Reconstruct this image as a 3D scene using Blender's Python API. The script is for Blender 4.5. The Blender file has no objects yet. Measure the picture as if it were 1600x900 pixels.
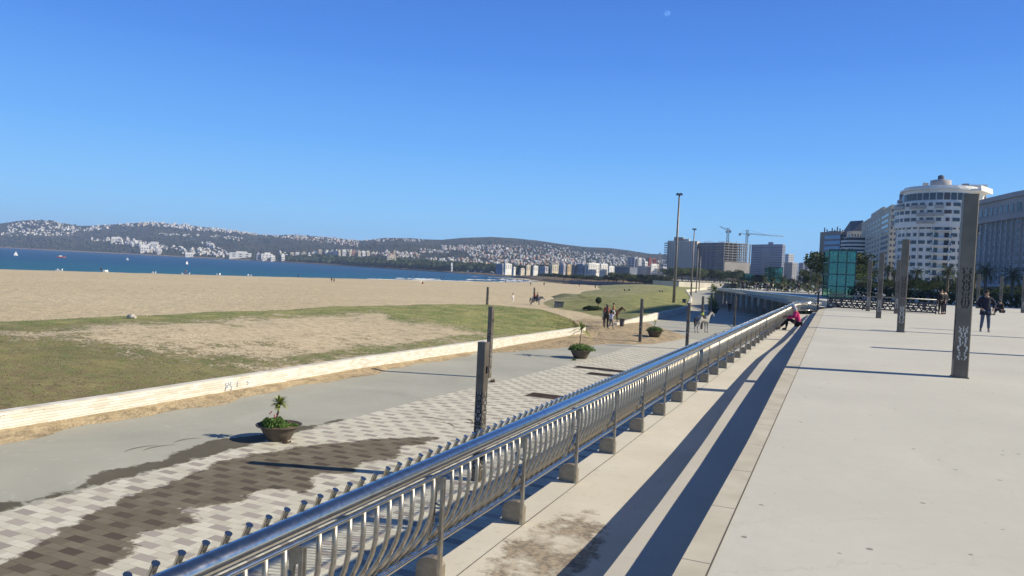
import bpy, math, random
from math import sin, cos, pi, radians, sqrt, atan2
from mathutils import Vector, Matrix
random.seed(7)
scn = bpy.context.scene
HAZE = 0.00016
col = scn.collection

# ------------------------------------------------------------------ camera
EYE = 1.65
FPX = 1155.0
ROLL, PITCH, YAW = radians(2.75), -radians(1.41), radians(23.6)
F0 = Vector((-sin(YAW), cos(YAW), 0)); RH = Vector((cos(YAW), sin(YAW), 0)); ZZ = Vector((0, 0, 1))
FW = F0*cos(PITCH) + ZZ*sin(PITCH)
UPV = -F0*sin(PITCH) + ZZ*cos(PITCH)
RV = RH*cos(ROLL) + UPV*sin(ROLL)
UV = -RH*sin(ROLL) + UPV*cos(ROLL)
cam_d = bpy.data.cameras.new("camera")
cam = bpy.data.objects.new("camera", cam_d); col.objects.link(cam)
cam_d.sensor_width = 36; cam_d.lens = FPX/1600*36
cam_d.clip_start = 0.1; cam_d.clip_end = 30000
m = Matrix((RV, UV, -FW)).transposed().to_4x4()
m.translation = Vector((0, 0, EYE)); cam.matrix_world = m
scn.camera = cam

# ------------------------------------------------------------------ sky and sun
SUN_EL = radians(30.5); SUN_AZ = atan2(0.951, 0.309)   # clockwise from +Y
w = bpy.data.worlds.new("World"); scn.world = w; w.use_nodes = True
nt = w.node_tree; bg = nt.nodes['Background']
sky = nt.nodes.new('ShaderNodeTexSky'); sky.sky_type = 'NISHITA'; sky.sun_disc = False
sky.sun_elevation = SUN_EL; sky.sun_rotation = SUN_AZ
sky.altitude = 0; sky.air_density = 1.0; sky.dust_density = 0.05; sky.ozone_density = 4.0
# the clear winter sky of the place is a deeper blue than the texture gives: blend in a blue that pales towards the horizon
tcw = nt.nodes.new('ShaderNodeTexCoord'); sx = nt.nodes.new('ShaderNodeSeparateXYZ'); nt.links.new(tcw.outputs['Generated'], sx.inputs[0])
rp = nt.nodes.new('ShaderNodeValToRGB'); nt.links.new(sx.outputs[2], rp.inputs[0]); el = rp.color_ramp.elements
for i, (ps, c) in enumerate(((0.0, (.29, .66, .99)), (.07, (.225, .57, .98)), (.16, (.125, .40, .91)), (.27, (.066, .25, .77)), (.37, (.046, .175, .62)), (.50, (.035, .085, .25)), (.9, (.02, .045, .125)))):
    e = el[i] if i < 2 else el.new(ps)
    e.position = ps; e.color = (*[x*.86 for x in c], 1)
sc9 = nt.nodes.new('ShaderNodeVectorMath'); sc9.operation = 'SCALE'; nt.links.new(rp.outputs[0], sc9.inputs[0]); sc9.inputs['Scale'].default_value = 1/0.11
mxw = nt.nodes.new('ShaderNodeMix'); mxw.data_type = 'RGBA'; mxw.inputs[0].default_value = 0.95
nt.links.new(sky.outputs[0], mxw.inputs[6]); nt.links.new(sc9.outputs[0], mxw.inputs[7])
nt.links.new(mxw.outputs[2], bg.inputs[0]); bg.inputs[1].default_value = 0.11
sd = bpy.data.lights.new("sun", 'SUN'); sun = bpy.data.objects.new("sun", sd); col.objects.link(sun)
sd.energy = 5.0; sd.angle = radians(0.53); sd.color = (1.0, 0.90, 0.71)
sv = Vector((sin(SUN_AZ)*cos(SUN_EL), cos(SUN_AZ)*cos(SUN_EL), sin(SUN_EL)))
sun.rotation_euler = sv.to_track_quat('Z', 'Y').to_euler(); sun.location = sv*200
scn.view_settings.view_transform = 'Standard'; scn.view_settings.look = 'None'
scn.view_settings.exposure = 0.40; scn.view_settings.gamma = 1
scn.render.engine = 'CYCLES'

# ------------------------------------------------------------------ helpers
def ray(px, py):
    return FW*FPX + RV*(px-800) + UV*(450-py)
def G(px, py, z):
    """point of the horizontal surface at height z that stands there"""
    d = ray(px, py); t = (z-EYE)/d.z
    return Vector((d.x*t, d.y*t, z))
def AT(px, py, D):
    """point at horizontal distance D"""
    d = ray(px, py); t = D/sqrt(d.x*d.x+d.y*d.y)
    return Vector((d.x*t, d.y*t, EYE+d.z*t))
def lerp_tab(tab, x):
    if x <= tab[0][0]: return tab[0][1]
    for (a, b), (c, d) in zip(tab, tab[1:]):
        if x <= c: return b+(d-b)*(x-a)/(c-a)
    return tab[-1][1]
def hrz(px):      # picture row of the true horizon at a column
    return 421.7+(px-800)*0.04803

MATS = {}
def mat(name, c, rough=0.8, metal=0.0, var=0.15, scale=3.0, bump=0.0, bscale=None, c2=None, spec=0.5, detail=6):
    if name in MATS: return MATS[name]
    m = bpy.data.materials.new(name); m.use_nodes = True; MATS[name] = m
    n = m.node_tree; b = n.nodes['Principled BSDF']; L = n.links.new
    b.inputs['Roughness'].default_value = rough; b.inputs['Metallic'].default_value = metal
    b.inputs['Specular IOR Level'].default_value = spec
    b.inputs['Base Color'].default_value = (*c, 1)
    tc = n.nodes.new('ShaderNodeTexCoord')
    if var > 0 or c2:
        nz = n.nodes.new('ShaderNodeTexNoise'); nz.inputs['Scale'].default_value = scale; nz.inputs['Detail'].default_value = detail
        L(tc.outputs['Object'], nz.inputs['Vector'])
        r = n.nodes.new('ShaderNodeValToRGB'); L(nz.outputs['Fac'], r.inputs['Fac'])
        r.color_ramp.elements[0].position = 0.35; r.color_ramp.elements[1].position = 0.65
        a = tuple(x*(1-var) for x in c); d = c2 if c2 else tuple(min(1, x*(1+var)) for x in c)
        r.color_ramp.elements[0].color = (*a, 1); r.color_ramp.elements[1].color = (*d, 1)
        L(r.outputs['Color'], b.inputs['Base Color'])
    if bump > 0:
        n2 = n.nodes.new('ShaderNodeTexNoise'); n2.inputs['Scale'].default_value = bscale or scale*4; n2.inputs['Detail'].default_value = 5
        L(tc.outputs['Object'], n2.inputs['Vector'])
        bp = n.nodes.new('ShaderNodeBump'); bp.inputs['Strength'].default_value = bump; bp.inputs['Distance'].default_value = 0.05
        L(n2.outputs['Fac'], bp.inputs['Height']); L(bp.outputs['Normal'], b.inputs['Normal'])
    return m

class NB:
    """tiny node builder for the bigger materials"""
    def __init__(s, name, rough=0.9):
        s.m = bpy.data.materials.new(name); s.m.use_nodes = True; s.n = s.m.node_tree
        s.b = s.n.nodes['Principled BSDF']; s.b.inputs['Roughness'].default_value = rough
        s.tc = s.n.nodes.new('ShaderNodeTexCoord'); s.P = s.tc.outputs['Object']
    def put(s, sock, v):
        if hasattr(v, 'is_output') : s.n.links.new(v, sock)
        elif isinstance(v, (tuple, list)): sock.default_value = (*v, 1) if len(v) == 3 and len(sock.default_value) == 4 else v
        else: sock.default_value = v
    def math(s, op, a, b=0.0, c=None):
        k = s.n.nodes.new('ShaderNodeMath'); k.operation = op; s.put(k.inputs[0], a); s.put(k.inputs[1], b)
        if c is not None: s.put(k.inputs[2], c)
        return k.outputs[0]
    def noise(s, scale, detail=5, vec=None, rough=0.55, dist=0.0):
        k = s.n.nodes.new('ShaderNodeTexNoise'); k.inputs['Scale'].default_value = scale; k.inputs['Detail'].default_value = detail
        k.inputs['Roughness'].default_value = rough; k.inputs['Distortion'].default_value = dist
        s.n.links.new(vec or s.P, k.inputs['Vector']); return k.outputs['Fac']
    def voro(s, scale, vec=None, out='Distance'):
        k = s.n.nodes.new('ShaderNodeTexVoronoi'); k.inputs['Scale'].default_value = scale
        s.n.links.new(vec or s.P, k.inputs['Vector']); return k.outputs[out]
    def xyz(s, vec=None):
        k = s.n.nodes.new('ShaderNodeSeparateXYZ'); s.n.links.new(vec or s.P, k.inputs[0]); return k.outputs
    def comb(s, x, y, z=0.0):
        k = s.n.nodes.new('ShaderNodeCombineXYZ'); s.put(k.inputs[0], x); s.put(k.inputs[1], y); s.put(k.inputs[2], z); return k.outputs[0]
    def scaled(s, v):
        k = s.n.nodes.new('ShaderNodeVectorMath'); k.operation = 'MULTIPLY'; s.n.links.new(s.P, k.inputs[0]); k.inputs[1].default_value = v; return k.outputs[0]
    def step(s, v, lo, hi):
        k = s.n.nodes.new('ShaderNodeMapRange'); s.put(k.inputs[0], v); k.inputs[1].default_value = lo; k.inputs[2].default_value = hi; return k.outputs[0]
    def mix(s, f, a, b):
        k = s.n.nodes.new('ShaderNodeMix'); k.data_type = 'RGBA'; s.put(k.inputs[0], f); s.put(k.inputs[6], a); s.put(k.inputs[7], b); return k.outputs[2]
    def white(s, vec):
        k = s.n.nodes.new('ShaderNodeTexWhiteNoise'); s.n.links.new(vec, k.inputs['Vector']); return k.outputs['Value']
    def bump(s, h, strength=0.3, dist=0.02):
        k = s.n.nodes.new('ShaderNodeBump'); k.inputs['Strength'].default_value = strength; k.inputs['Distance'].default_value = dist
        s.put(k.inputs['Height'], h); s.n.links.new(k.outputs[0], s.b.inputs['Normal'])
    def attr(s, name):
        k = s.n.nodes.new('ShaderNodeAttribute'); k.attribute_name = name; return k.outputs['Fac']
    def color(s, v): s.put(s.b.inputs['Base Color'], v)

class MB:
    """collects shapes for ONE mesh object"""
    def __init__(s): s.v = []; s.f = []; s.mi = []; s.cur = 0; s.smooth = []
    def add(s, vs, fs, smooth=False):
        o = len(s.v); s.v += [tuple(v) for v in vs]
        for f in fs: s.f.append([i+o for i in f]); s.mi.append(s.cur); s.smooth.append(smooth)
        return s
    def box(s, x0, x1, y0, y1, z0, z1, M=None):
        vs = [Vector(p) for p in ((x0,y0,z0),(x1,y0,z0),(x1,y1,z0),(x0,y1,z0),(x0,y0,z1),(x1,y0,z1),(x1,y1,z1),(x0,y1,z1))]
        if M is not None: vs = [M @ v for v in vs]
        return s.add(vs, [(0,3,2,1),(4,5,6,7),(0,1,5,4),(1,2,6,5),(2,3,7,6),(3,0,4,7)])
    def tube(s, pts, r, n=8, caps=True, smooth=True, up=None):
        pts = [Vector(p) for p in pts]; k = len(pts)
        rs = r if isinstance(r, (list, tuple)) else [r]*k
        vs = []; prev = None
        for i, p in enumerate(pts):
            t = (pts[min(i+1, k-1)]-pts[max(i-1, 0)]).normalized()
            if prev is None:
                a = Vector((0,0,1)) if abs(t.z) < 0.9 else Vector((1,0,0))
                u = t.cross(a).normalized()
            else:
                u = (prev - t*prev.dot(t)).normalized()
            prev = u; q = t.cross(u)
            for j in range(n):
                an = 2*pi*j/n; vs.append(p+(u*cos(an)+q*sin(an))*rs[i])
        fs = [(i*n+j, i*n+(j+1) % n, (i+1)*n+(j+1) % n, (i+1)*n+j) for i in range(k-1) for j in range(n)]
        s.add(vs, fs, smooth)
        if caps:
            o = len(s.v)-len(vs)
            s.f.append([o+j for j in range(n)][::-1]); s.mi.append(s.cur); s.smooth.append(False)
            s.f.append([o+(k-1)*n+j for j in range(n)]); s.mi.append(s.cur); s.smooth.append(False)
        return s
    def lathe(s, prof, n=24, c=(0,0,0), smooth=True, capb=False, capt=False):
        vs = [(c[0]+r*cos(2*pi*j/n), c[1]+r*sin(2*pi*j/n), c[2]+z) for r, z in prof for j in range(n)]
        fs = [(i*n+j, i*n+(j+1) % n, (i+1)*n+(j+1) % n, (i+1)*n+j) for i in range(len(prof)-1) for j in range(n)]
        if capb: fs.append(tuple(range(n))[::-1])
        if capt: fs.append(tuple((len(prof)-1)*n+j for j in range(n)))
        return s.add(vs, fs, smooth)
    def ball(s, c, r, n=10, k=7, sc=(1,1,1), jit=0.0):
        vs = []; fs = []
        for i in range(k+1):
            th = pi*i/k
            for j in range(n):
                a = 2*pi*j/n; q = 1+random.uniform(-jit, jit)
                vs.append((c[0]+r*sc[0]*q*sin(th)*cos(a), c[1]+r*sc[1]*q*sin(th)*sin(a), c[2]+r*sc[2]*q*cos(th)))
        for i in range(k):
            for j in range(n): fs.append((i*n+j, (i+1)*n+j, (i+1)*n+(j+1) % n, i*n+(j+1) % n))
        return s.add(vs, fs, True)
    def prism(s, poly, z0, z1, M=None):
        n = len(poly)
        vs = [Vector((x, y, z0)) for x, y in poly]+[Vector((x, y, z1)) for x, y in poly]
        if M is not None: vs = [M @ v for v in vs]
        fs = [tuple(range(n))[::-1], tuple(range(n, 2*n))]+[(i, (i+1) % n, n+(i+1) % n, n+i) for i in range(n)]
        return s.add(vs, fs)
    def build(s, name, m=None, parent=None, label=None, cat=None, group=None, kind=None, loc=None):
        me = bpy.data.meshes.new(name); me.from_pydata(s.v, [], s.f); me.update()
        ms = m if isinstance(m, (list, tuple)) else [m]
        for q in ms: me.materials.append(q)
        me.polygons.foreach_set('use_smooth', s.smooth)
        if len(ms) > 1: me.polygons.foreach_set('material_index', s.mi)
        o = bpy.data.objects.new(name, me); col.objects.link(o)
        if parent is not None: o.parent = parent
        if loc is not None: o.location = loc
        tag(o, label, cat, group, kind)
        return o

def tag(o, label=None, cat=None, group=None, kind=None):
    if label: o['label'] = label
    if cat: o['category'] = cat
    if group: o['group'] = group
    if kind: o['kind'] = kind
    return o
def thing(name, label, cat, loc=(0,0,0), rz=0.0, group=None):
    o = bpy.data.objects.new(name, None); col.objects.link(o)
    o.location = loc; o.rotation_euler = (0, 0, rz); o.empty_display_size = 0.1
    return tag(o, label, cat, group)
def kids(o): return [c for c in bpy.data.objects if c.parent == o]
def dup(o, parent=None, tree=None):
    c = o.copy(); col.objects.link(c)
    if parent is not None: c.parent = parent
    for ch in tree if tree is not None else kids(o): dup(ch, c)
    return c
def mesh_of(mb, name, m):
    o = mb.build(name, m); me = o.data; bpy.data.objects.remove(o); return me
def inst(name, me, parent=None, loc=(0,0,0), rot=(0,0,0), sc=(1,1,1), **k):
    o = bpy.data.objects.new(name, me); col.objects.link(o)
    if parent is not None: o.parent = parent
    o.location = loc; o.rotation_euler = rot; o.scale = sc
    return tag(o, **k)
def sheet(name, poly, z, m, kind='structure', sub=None, zf=None, **k):
    """flat sheet from an outline, triangulated"""
    from mathutils.geometry import tessellate_polygon
    vs = [Vector((p[0], p[1], zf(p[0], p[1]) if zf else z)) for p in poly]
    tr = tessellate_polygon([[Vector((p[0], p[1], 0)) for p in poly]])
    fs = []
    for a, b, c in tr:
        nn = (vs[b]-vs[a]).cross(vs[c]-vs[a]); fs.append((a, b, c) if nn.z > 0 else (a, c, b))
    return MB().add(vs, fs).build(name, m, kind=kind, **k)
def ribbon(name, L, R, m, kind='structure', **k):
    """strip between two lines of 3-D points"""
    n = len(L); vs = list(L)+list(R)
    fs = [(i, n+i, n+i+1, i+1) for i in range(n-1)]
    vv = [Vector(v) for v in vs]; nn = (vv[n]-vv[0]).cross(vv[1]-vv[0])
    if nn.z < 0: fs = [f[::-1] for f in fs]
    return MB().add(vs, fs).build(name, m, kind=kind, **k)
def dense(path, step):
    out = []
    for a, b in zip(path, path[1:]):
        a = Vector(a); b = Vector(b); k = max(1, int((b-a).length/step))
        out += [a+(b-a)*i/k for i in range(k)]
    out.append(Vector(path[-1])); return out
def smooth_path(path, it=3):
    p = [Vector(q) for q in path]
    for _ in range(it):
        q = [p[0]]
        for a, b in zip(p, p[1:]): q += [a*0.75+b*0.25, a*0.25+b*0.75]
        q.append(p[-1]); p = q
    return p

from mathutils import noise as nzz

# ------------------------------------------------------------------ materials of the setting
def m_concrete(name, c, spots=True, stain=0.12, rough=0.85):
    k = NB(name, rough)
    n1 = k.noise(0.35, 6); n2 = k.noise(6.0, 6, rough=0.7); n3 = k.noise(60, 3)
    f = k.step(n1, 0.3, 0.7)
    a = k.mix(f, tuple(x*(1-stain) for x in c), tuple(x*(1+stain*0.6) for x in c))
    a = k.mix(k.math('MULTIPLY', k.step(n2, 0.4, 0.75), 0.35), a, tuple(x*0.82 for x in c))
    a = k.mix(k.math('MULTIPLY', k.step(n3, 0.45, 0.7), 0.25), a, tuple(x*0.9 for x in c))
    if spots:
        v = k.voro(3.0, k.scaled((1.0, 1.0, 1.0))); w_ = k.white(k.comb(k.voro(1.7, None, 'Color'), 0.0))
        s = k.math('LESS_THAN', k.math('ADD', v, k.math('MULTIPLY', k.noise(25, 2), 0.05)), 0.088)
        a = k.mix(k.math('MULTIPLY', s, 0.65), a, (0.10, 0.09, 0.08))
        v2 = k.voro(7.5); s2 = k.math('LESS_THAN', k.math('ADD', v2, k.math('MULTIPLY', k.noise(30, 2), 0.06)), 0.098)
        a = k.mix(k.math('MULTIPLY', s2, k.math('MULTIPLY', k.step(k.noise(0.6, 2), 0.45, 0.6), 0.4)), a, (0.12, 0.11, 0.10))
    # worn streaks, pale scuffs and water marks
    a = k.mix(k.math('MULTIPLY', k.step(k.noise(1.1, 8, k.scaled((1.0, .35, 1.0)), rough=.72, dist=.8), .52, .68), .30), a, tuple(x*.80 for x in c))
    a = k.mix(k.math('MULTIPLY', k.step(k.noise(3.0, 7, rough=.78), .60, .70), .35), a, tuple(min(1, x*1.18) for x in c))
    cr = k.n.nodes.new('ShaderNodeTexVoronoi'); cr.feature = 'DISTANCE_TO_EDGE'; cr.inputs['Scale'].default_value = .13; k.n.links.new(k.P, cr.inputs['Vector'])
    wob = k.math('ADD', cr.outputs['Distance'], k.math('MULTIPLY', k.math('SUBTRACT', k.noise(.8, 6, rough=.7), .5), .10))
    a = k.mix(k.math('MULTIPLY', k.math('LESS_THAN', k.math('ABSOLUTE', k.math('SUBTRACT', wob, .04)), .0009), .10), a, (.2, .19, .17))
    k.color(a); k.bump(k.noise(90, 4), 0.25, 0.004)
    return k.m
M_PLAZA = m_concrete('plaza_concrete', (0.57, 0.555, 0.485), stain=.10)
M_BORDER = NB('border_stone', 0.85)
k = M_BORDER; p = k.xyz()
j = k.math('LESS_THAN', k.math('FRACT', k.math('ADD', k.math('DIVIDE', p[1], 1.15), 0.2)), 0.012)
a = k.mix(k.step(k.noise(2.2, 6), 0.3, 0.7), (0.44, 0.40, 0.31), (0.57, 0.53, 0.43))
k.color(k.mix(k.math('MULTIPLY', j, 0.7), a, (0.10, 0.09, 0.08))); k.bump(k.noise(70, 4), 0.25, 0.004); M_BORDER = k.m
M_STEP = m_concrete('step_concrete', (0.53, 0.50, 0.43), spots=False, stain=0.1)
# ledge with patches of dirt
k = NB('ledge_concrete', 0.88); p = k.xyz()
a = k.mix(k.step(k.noise(0.8, 6), 0.3, 0.7), (0.56, 0.52, 0.42), (0.66, 0.62, 0.52))
a = k.mix(k.math('MULTIPLY', k.step(k.noise(9, 6, rough=0.75), 0.55, 0.7), 0.3), a, (0.33, 0.29, 0.23))
d = k.math('ADD', k.math('POWER', k.math('DIVIDE', k.math('SUBTRACT', p[0], -1.95), 0.38), 2.0), k.math('POWER', k.math('DIVIDE', k.math('SUBTRACT', p[1], 5.35), 1.25), 2.0))
f = k.step(k.math('ADD', k.math('SUBTRACT', 1.0, d), k.math('MULTIPLY', k.math('SUBTRACT', k.noise(4, 6, rough=0.75), 0.5), 3.0)), 0.15, 0.5)
f2 = k.math('MULTIPLY', k.math('MULTIPLY', f, k.step(k.noise(2.2, 6, rough=0.7), 0.36, 0.5)), 0.9)
a = k.mix(f2, a, k.mix(k.step(k.noise(25, 4), 0.4, 0.6), (0.16, 0.13, 0.10), (0.36, 0.29, 0.20)))
k.color(a); k.bump(k.noise(60, 5), 0.35, 0.005); M_LEDGE = k.m
M_JOINT = mat('joint_shadow_gap', (0.09, 0.08, 0.07), 0.95, var=0.2)
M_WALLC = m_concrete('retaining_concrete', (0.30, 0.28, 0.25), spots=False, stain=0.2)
# lower promenade: grey screed
k = NB('promenade_screed', 0.75)
a = k.mix(k.step(k.noise(0.25, 6, dist=0.6), 0.3, 0.7), (0.36, 0.36, 0.295), (0.46, 0.45, 0.375))
a = k.mix(k.math('MULTIPLY', k.step(k.noise(1.4, 7, rough=0.7), 0.5, 0.7), 0.4), a, (0.40, 0.37, 0.31))
a = k.mix(k.math('MULTIPLY', k.step(k.noise(5, 5), 0.62, 0.68), 0.45), a, (0.56, 0.54, 0.49))
k.color(a); k.bump(k.noise(25, 5), 0.15, 0.005); M_SCREED = k.m
# lower promenade: cream pavers with a lattice of grey ones
k = NB('lattice_pavers', 0.8); p = k.xyz()
V = k.math('DIVIDE', k.math('ADD', p[1], 100.03), 0.435); fv = k.math('FLOOR', V); rv = k.math('FRACT', V)
half = k.math('FLOOR', k.math('MULTIPLY', rv, 2.0))
U = k.math('ADD', k.math('DIVIDE', k.math('ADD', p[0], 100.05), 0.86), k.math('MULTIPLY', k.math('MODULO', fv, 2.0), 0.5))
U2 = k.math('ADD', U, k.math('MULTIPLY', half, 0.27)); fu = k.math('FRACT', U2); cell = k.math('FLOOR', k.math('MULTIPLY', fu, 2.0))
grey = k.math('MULTIPLY', k.math('SUBTRACT', 1.0, half), k.math('LESS_THAN', fu, 0.5))
idv = k.comb(k.math('ADD', k.math('FLOOR', U2), k.math('MULTIPLY', cell, 0.37)), k.math('ADD', fv, k.math('MULTIPLY', half, 0.41)))
rnd = k.white(idv)
uu = k.math('FRACT', k.math('MULTIPLY', fu, 2.0)); vv = k.math('FRACT', k.math('MULTIPLY', rv, 2.0))
ju = k.math('LESS_THAN', uu, 0.022); jv = k.math('LESS_THAN', vv, 0.045); jj = k.math('MAXIMUM', ju, jv)
c1 = k.mix(rnd, (0.54, 0.52, 0.42), (0.67, 0.65, 0.54)); c2 = k.mix(rnd, (0.31, 0.28, 0.245), (0.43, 0.39, 0.345))
a = k.mix(grey, c1, c2)
a = k.mix(k.math('MULTIPLY', k.step(k.noise(2.5, 7, rough=0.7), 0.5, 0.72), 0.4), a, (0.36, 0.32, 0.26))
a = k.mix(k.math('MULTIPLY', jj, 0.6), a, (0.22, 0.19, 0.15))
k.color(a); k.bump(k.math('ADD', k.math('MULTIPLY', k.math('SUBTRACT', 1.0, jj), 1.0), k.math('MULTIPLY', rnd, 0.5)), 0.3, 0.006); M_PAVER = k.m
# wet film
k = NB('wet_film', 0.35)
mx = k.n.nodes.new('ShaderNodeMixShader'); tr = k.n.nodes.new('ShaderNodeBsdfTransparent'); gl = k.n.nodes.new('ShaderNodeBsdfGlossy')
tr.inputs[0].default_value = (0.46, 0.41, 0.37, 1); gl.inputs['Roughness'].default_value = 0.35; gl.inputs[0].default_value = (0.8, 0.8, 0.8, 1)
mx.inputs[0].default_value = 0.012
wf = k.step(k.math('ADD', k.attr('wet'), k.math('ADD', k.math('MULTIPLY', k.math('SUBTRACT', k.noise(1.4, 5, rough=.6), .5), .95), k.math('MULTIPLY', k.math('SUBTRACT', k.noise(8, 4, rough=.7), .5), .50))), -.03, .07)
wc = k.mix(k.math('MULTIPLY', wf, k.math('ADD', .75, k.math('MULTIPLY', k.noise(.9, 3), .5))), (1, 1, 1), (0.56, 0.535, 0.505)); k.n.links.new(wc, tr.inputs[0])
k.n.links.new(k.math('MULTIPLY', wf, .012), mx.inputs[0])
k.n.links.new(tr.outputs[0], mx.inputs[1]); k.n.links.new(gl.outputs[0], mx.inputs[2])
k.n.links.new(mx.outputs[0], k.n.nodes['Material Output'].inputs[0]); M_WET = k.m
# sand
def m_sand(name, a1, a2, foot=1.0, rough=0.95):
    k = NB(name, rough)
    a = k.mix(k.step(k.noise(0.03, 5), 0.35, 0.65), a1, a2)
    a = k.mix(k.math('MULTIPLY', k.step(k.noise(1.3, 8, rough=0.8), 0.50, 0.60), 0.55*foot), a, tuple(x*0.55 for x in a1))
    a = k.mix(k.math('MULTIPLY', k.step(k.noise(0.55, 6, k.scaled((0.5, 1.6, 1)), rough=0.75), 0.5, 0.7), 0.28*foot), a, tuple(x*0.7 for x in a1))
    a = k.mix(k.math('MULTIPLY', k.step(k.noise(0.42, 8, k.scaled((.45, 1.3, 1)), rough=.85), .525, .575), .30*foot), a, tuple(x*.55 for x in a1))  # dark blotches painted in for the shadows of the sand's hummocks
    k.color(a); h = k.math('ADD', k.noise(2.6, 6, rough=0.7), k.math('MULTIPLY', k.noise(0.7, 3), 1.5)); k.bump(h, 0.7*foot, 0.25)
    return k.m
M_SAND = m_sand('beach_sand', (0.58, 0.475, 0.30), (0.64, 0.535, 0.35))
M_DRIFT = m_sand('drifted_sand', (0.43, 0.33, 0.195), (0.54, 0.43, 0.27), foot=1.2)
# grass bank: turf over sand, thickness of the turf is a vertex value
k = NB('turf_over_sand', 0.95)
g = k.attr('turf')
nn = k.math('ADD', k.math('ADD', k.math('MULTIPLY', k.noise(0.35, 5, rough=0.6), 1.0), k.math('MULTIPLY', k.noise(1.6, 9, rough=0.75), 1.2)), k.math('SUBTRACT', k.math('MULTIPLY', k.noise(6.0, 6, rough=0.8), 1.7), 1.35))
f = k.step(k.math('ADD', nn, k.math('MULTIPLY', k.math('SUBTRACT', g, 0.5), 0.9)), 0.54, 0.68)
gc = k.mix(k.step(k.noise(0.5, 8, rough=0.75), 0.40, 0.60), (0.12, 0.20, 0.03), (0.36, 0.35, 0.12))
gc = k.mix(k.math('MULTIPLY', k.step(k.noise(4.5, 8, rough=0.82), 0.50, 0.58), 0.75), gc, (0.38, 0.30, 0.17))
gc = k.mix(k.math('MULTIPLY', k.attr('brown'), k.step(k.noise(2.0, 7, rough=0.75), 0.3, 0.6)), gc, (0.20, 0.15, 0.075))
sc_ = k.mix(k.step(k.noise(2.4, 7, rough=0.75), 0.45, 0.68), (0.64, 0.54, 0.37), (0.46, 0.36, 0.22))
sp = k.math('MULTIPLY', k.step(k.noise(1.9, 6, k.scaled((.6, 1.0, 1.0)), rough=.85), .535, .575), .50)
k.color(k.mix(sp, k.mix(f, sc_, gc), k.mix(f, (0.25, 0.20, 0.10), (0.10, 0.105, 0.03)))); k.bump(k.math('ADD', k.noise(9, 6, rough=0.7), k.math('MULTIPLY', f, 0.6)), 0.8, 0.12); M_TURF = k.m
# white stone wall of thin courses
k = NB('white_split_stone', 0.85)
p = k.xyz(); row = k.math('DIVIDE', p[2], 0.085)
wv = k.math('ADD', row, k.math('MULTIPLY', k.noise(1.5, 3), 0.5)); fr = k.math('FRACT', wv)
rid = k.white(k.comb(k.math('FLOOR', k.math('MULTIPLY', k.math('ADD', p[1], k.math('MULTIPLY', k.math('FLOOR', wv), 0.23)), 2.6)), k.math('FLOOR', wv)))
a = k.mix(rid, (0.56, 0.53, 0.46), (0.76, 0.735, 0.68)); a = k.mix(k.math('MULTIPLY', k.math('LESS_THAN', fr, 0.2), 0.75), a, (0.34, 0.29, 0.22))
a = k.mix(k.math('MULTIPLY', k.step(k.noise(1.2, 6, rough=0.7), 0.55, 0.7), 0.35), a, (0.52, 0.44, 0.32))
k.color(a); k.bump(k.math('ADD', fr, rid), 0.5, 0.02); M_STONE = k.m
# sea
k = NB('sea_water', 0.45); k.b.inputs['Specular IOR Level'].default_value = 0.35
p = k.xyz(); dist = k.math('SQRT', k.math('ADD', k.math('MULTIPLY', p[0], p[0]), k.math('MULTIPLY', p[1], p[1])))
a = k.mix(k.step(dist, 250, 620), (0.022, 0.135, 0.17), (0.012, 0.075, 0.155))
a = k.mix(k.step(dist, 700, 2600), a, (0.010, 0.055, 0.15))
a = k.mix(k.math('MULTIPLY', k.step(k.noise(0.02, 6, k.scaled((1, 1, 1)), rough=0.7), 0.5, 0.66), 0.4), a, (0.010, 0.07, 0.115))
cap = k.math('GREATER_THAN', k.noise(0.16, 6, rough=0.62), 0.745)
k.color(k.mix(cap, a, (0.6, 0.65, 0.68))); k.bump(k.noise(0.5, 6, rough=0.7), 0.6, 0.6); M_SEA = k.m
M_FOAM = mat('sea_foam', (0.78, 0.80, 0.80), 0.8, var=0.08, scale=0.5, bump=0.4)
# hills
k = NB('hillside_scrub', 1.0); k.b.inputs['Specular IOR Level'].default_value = 0.1
n1 = k.noise(0.006, 9, rough=0.7); n2 = k.noise(0.03, 8, rough=0.7)
a = k.mix(k.step(n1, 0.38, 0.62), (0.030, 0.042, 0.026), (0.072, 0.070, 0.045))
a = k.mix(k.math('MULTIPLY', k.step(n2, 0.48, 0.66), 0.55), a, (0.10, 0.088, 0.058))
a = k.mix(k.math('MULTIPLY', k.step(k.noise(0.011, 9, k.scaled((1, 1, 3)), rough=0.6, dist=1.5), 0.60, 0.66), 0.7), a, (0.24, 0.18, 0.12))
sh = k.attr('shore'); a = k.mix(sh, a, k.mix(n2, (0.22, 0.16, 0.10), (0.40, 0.32, 0.22)))
k.color(a); k.bump(n2, 1.0, 12.0); M_HILL = k.m

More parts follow.
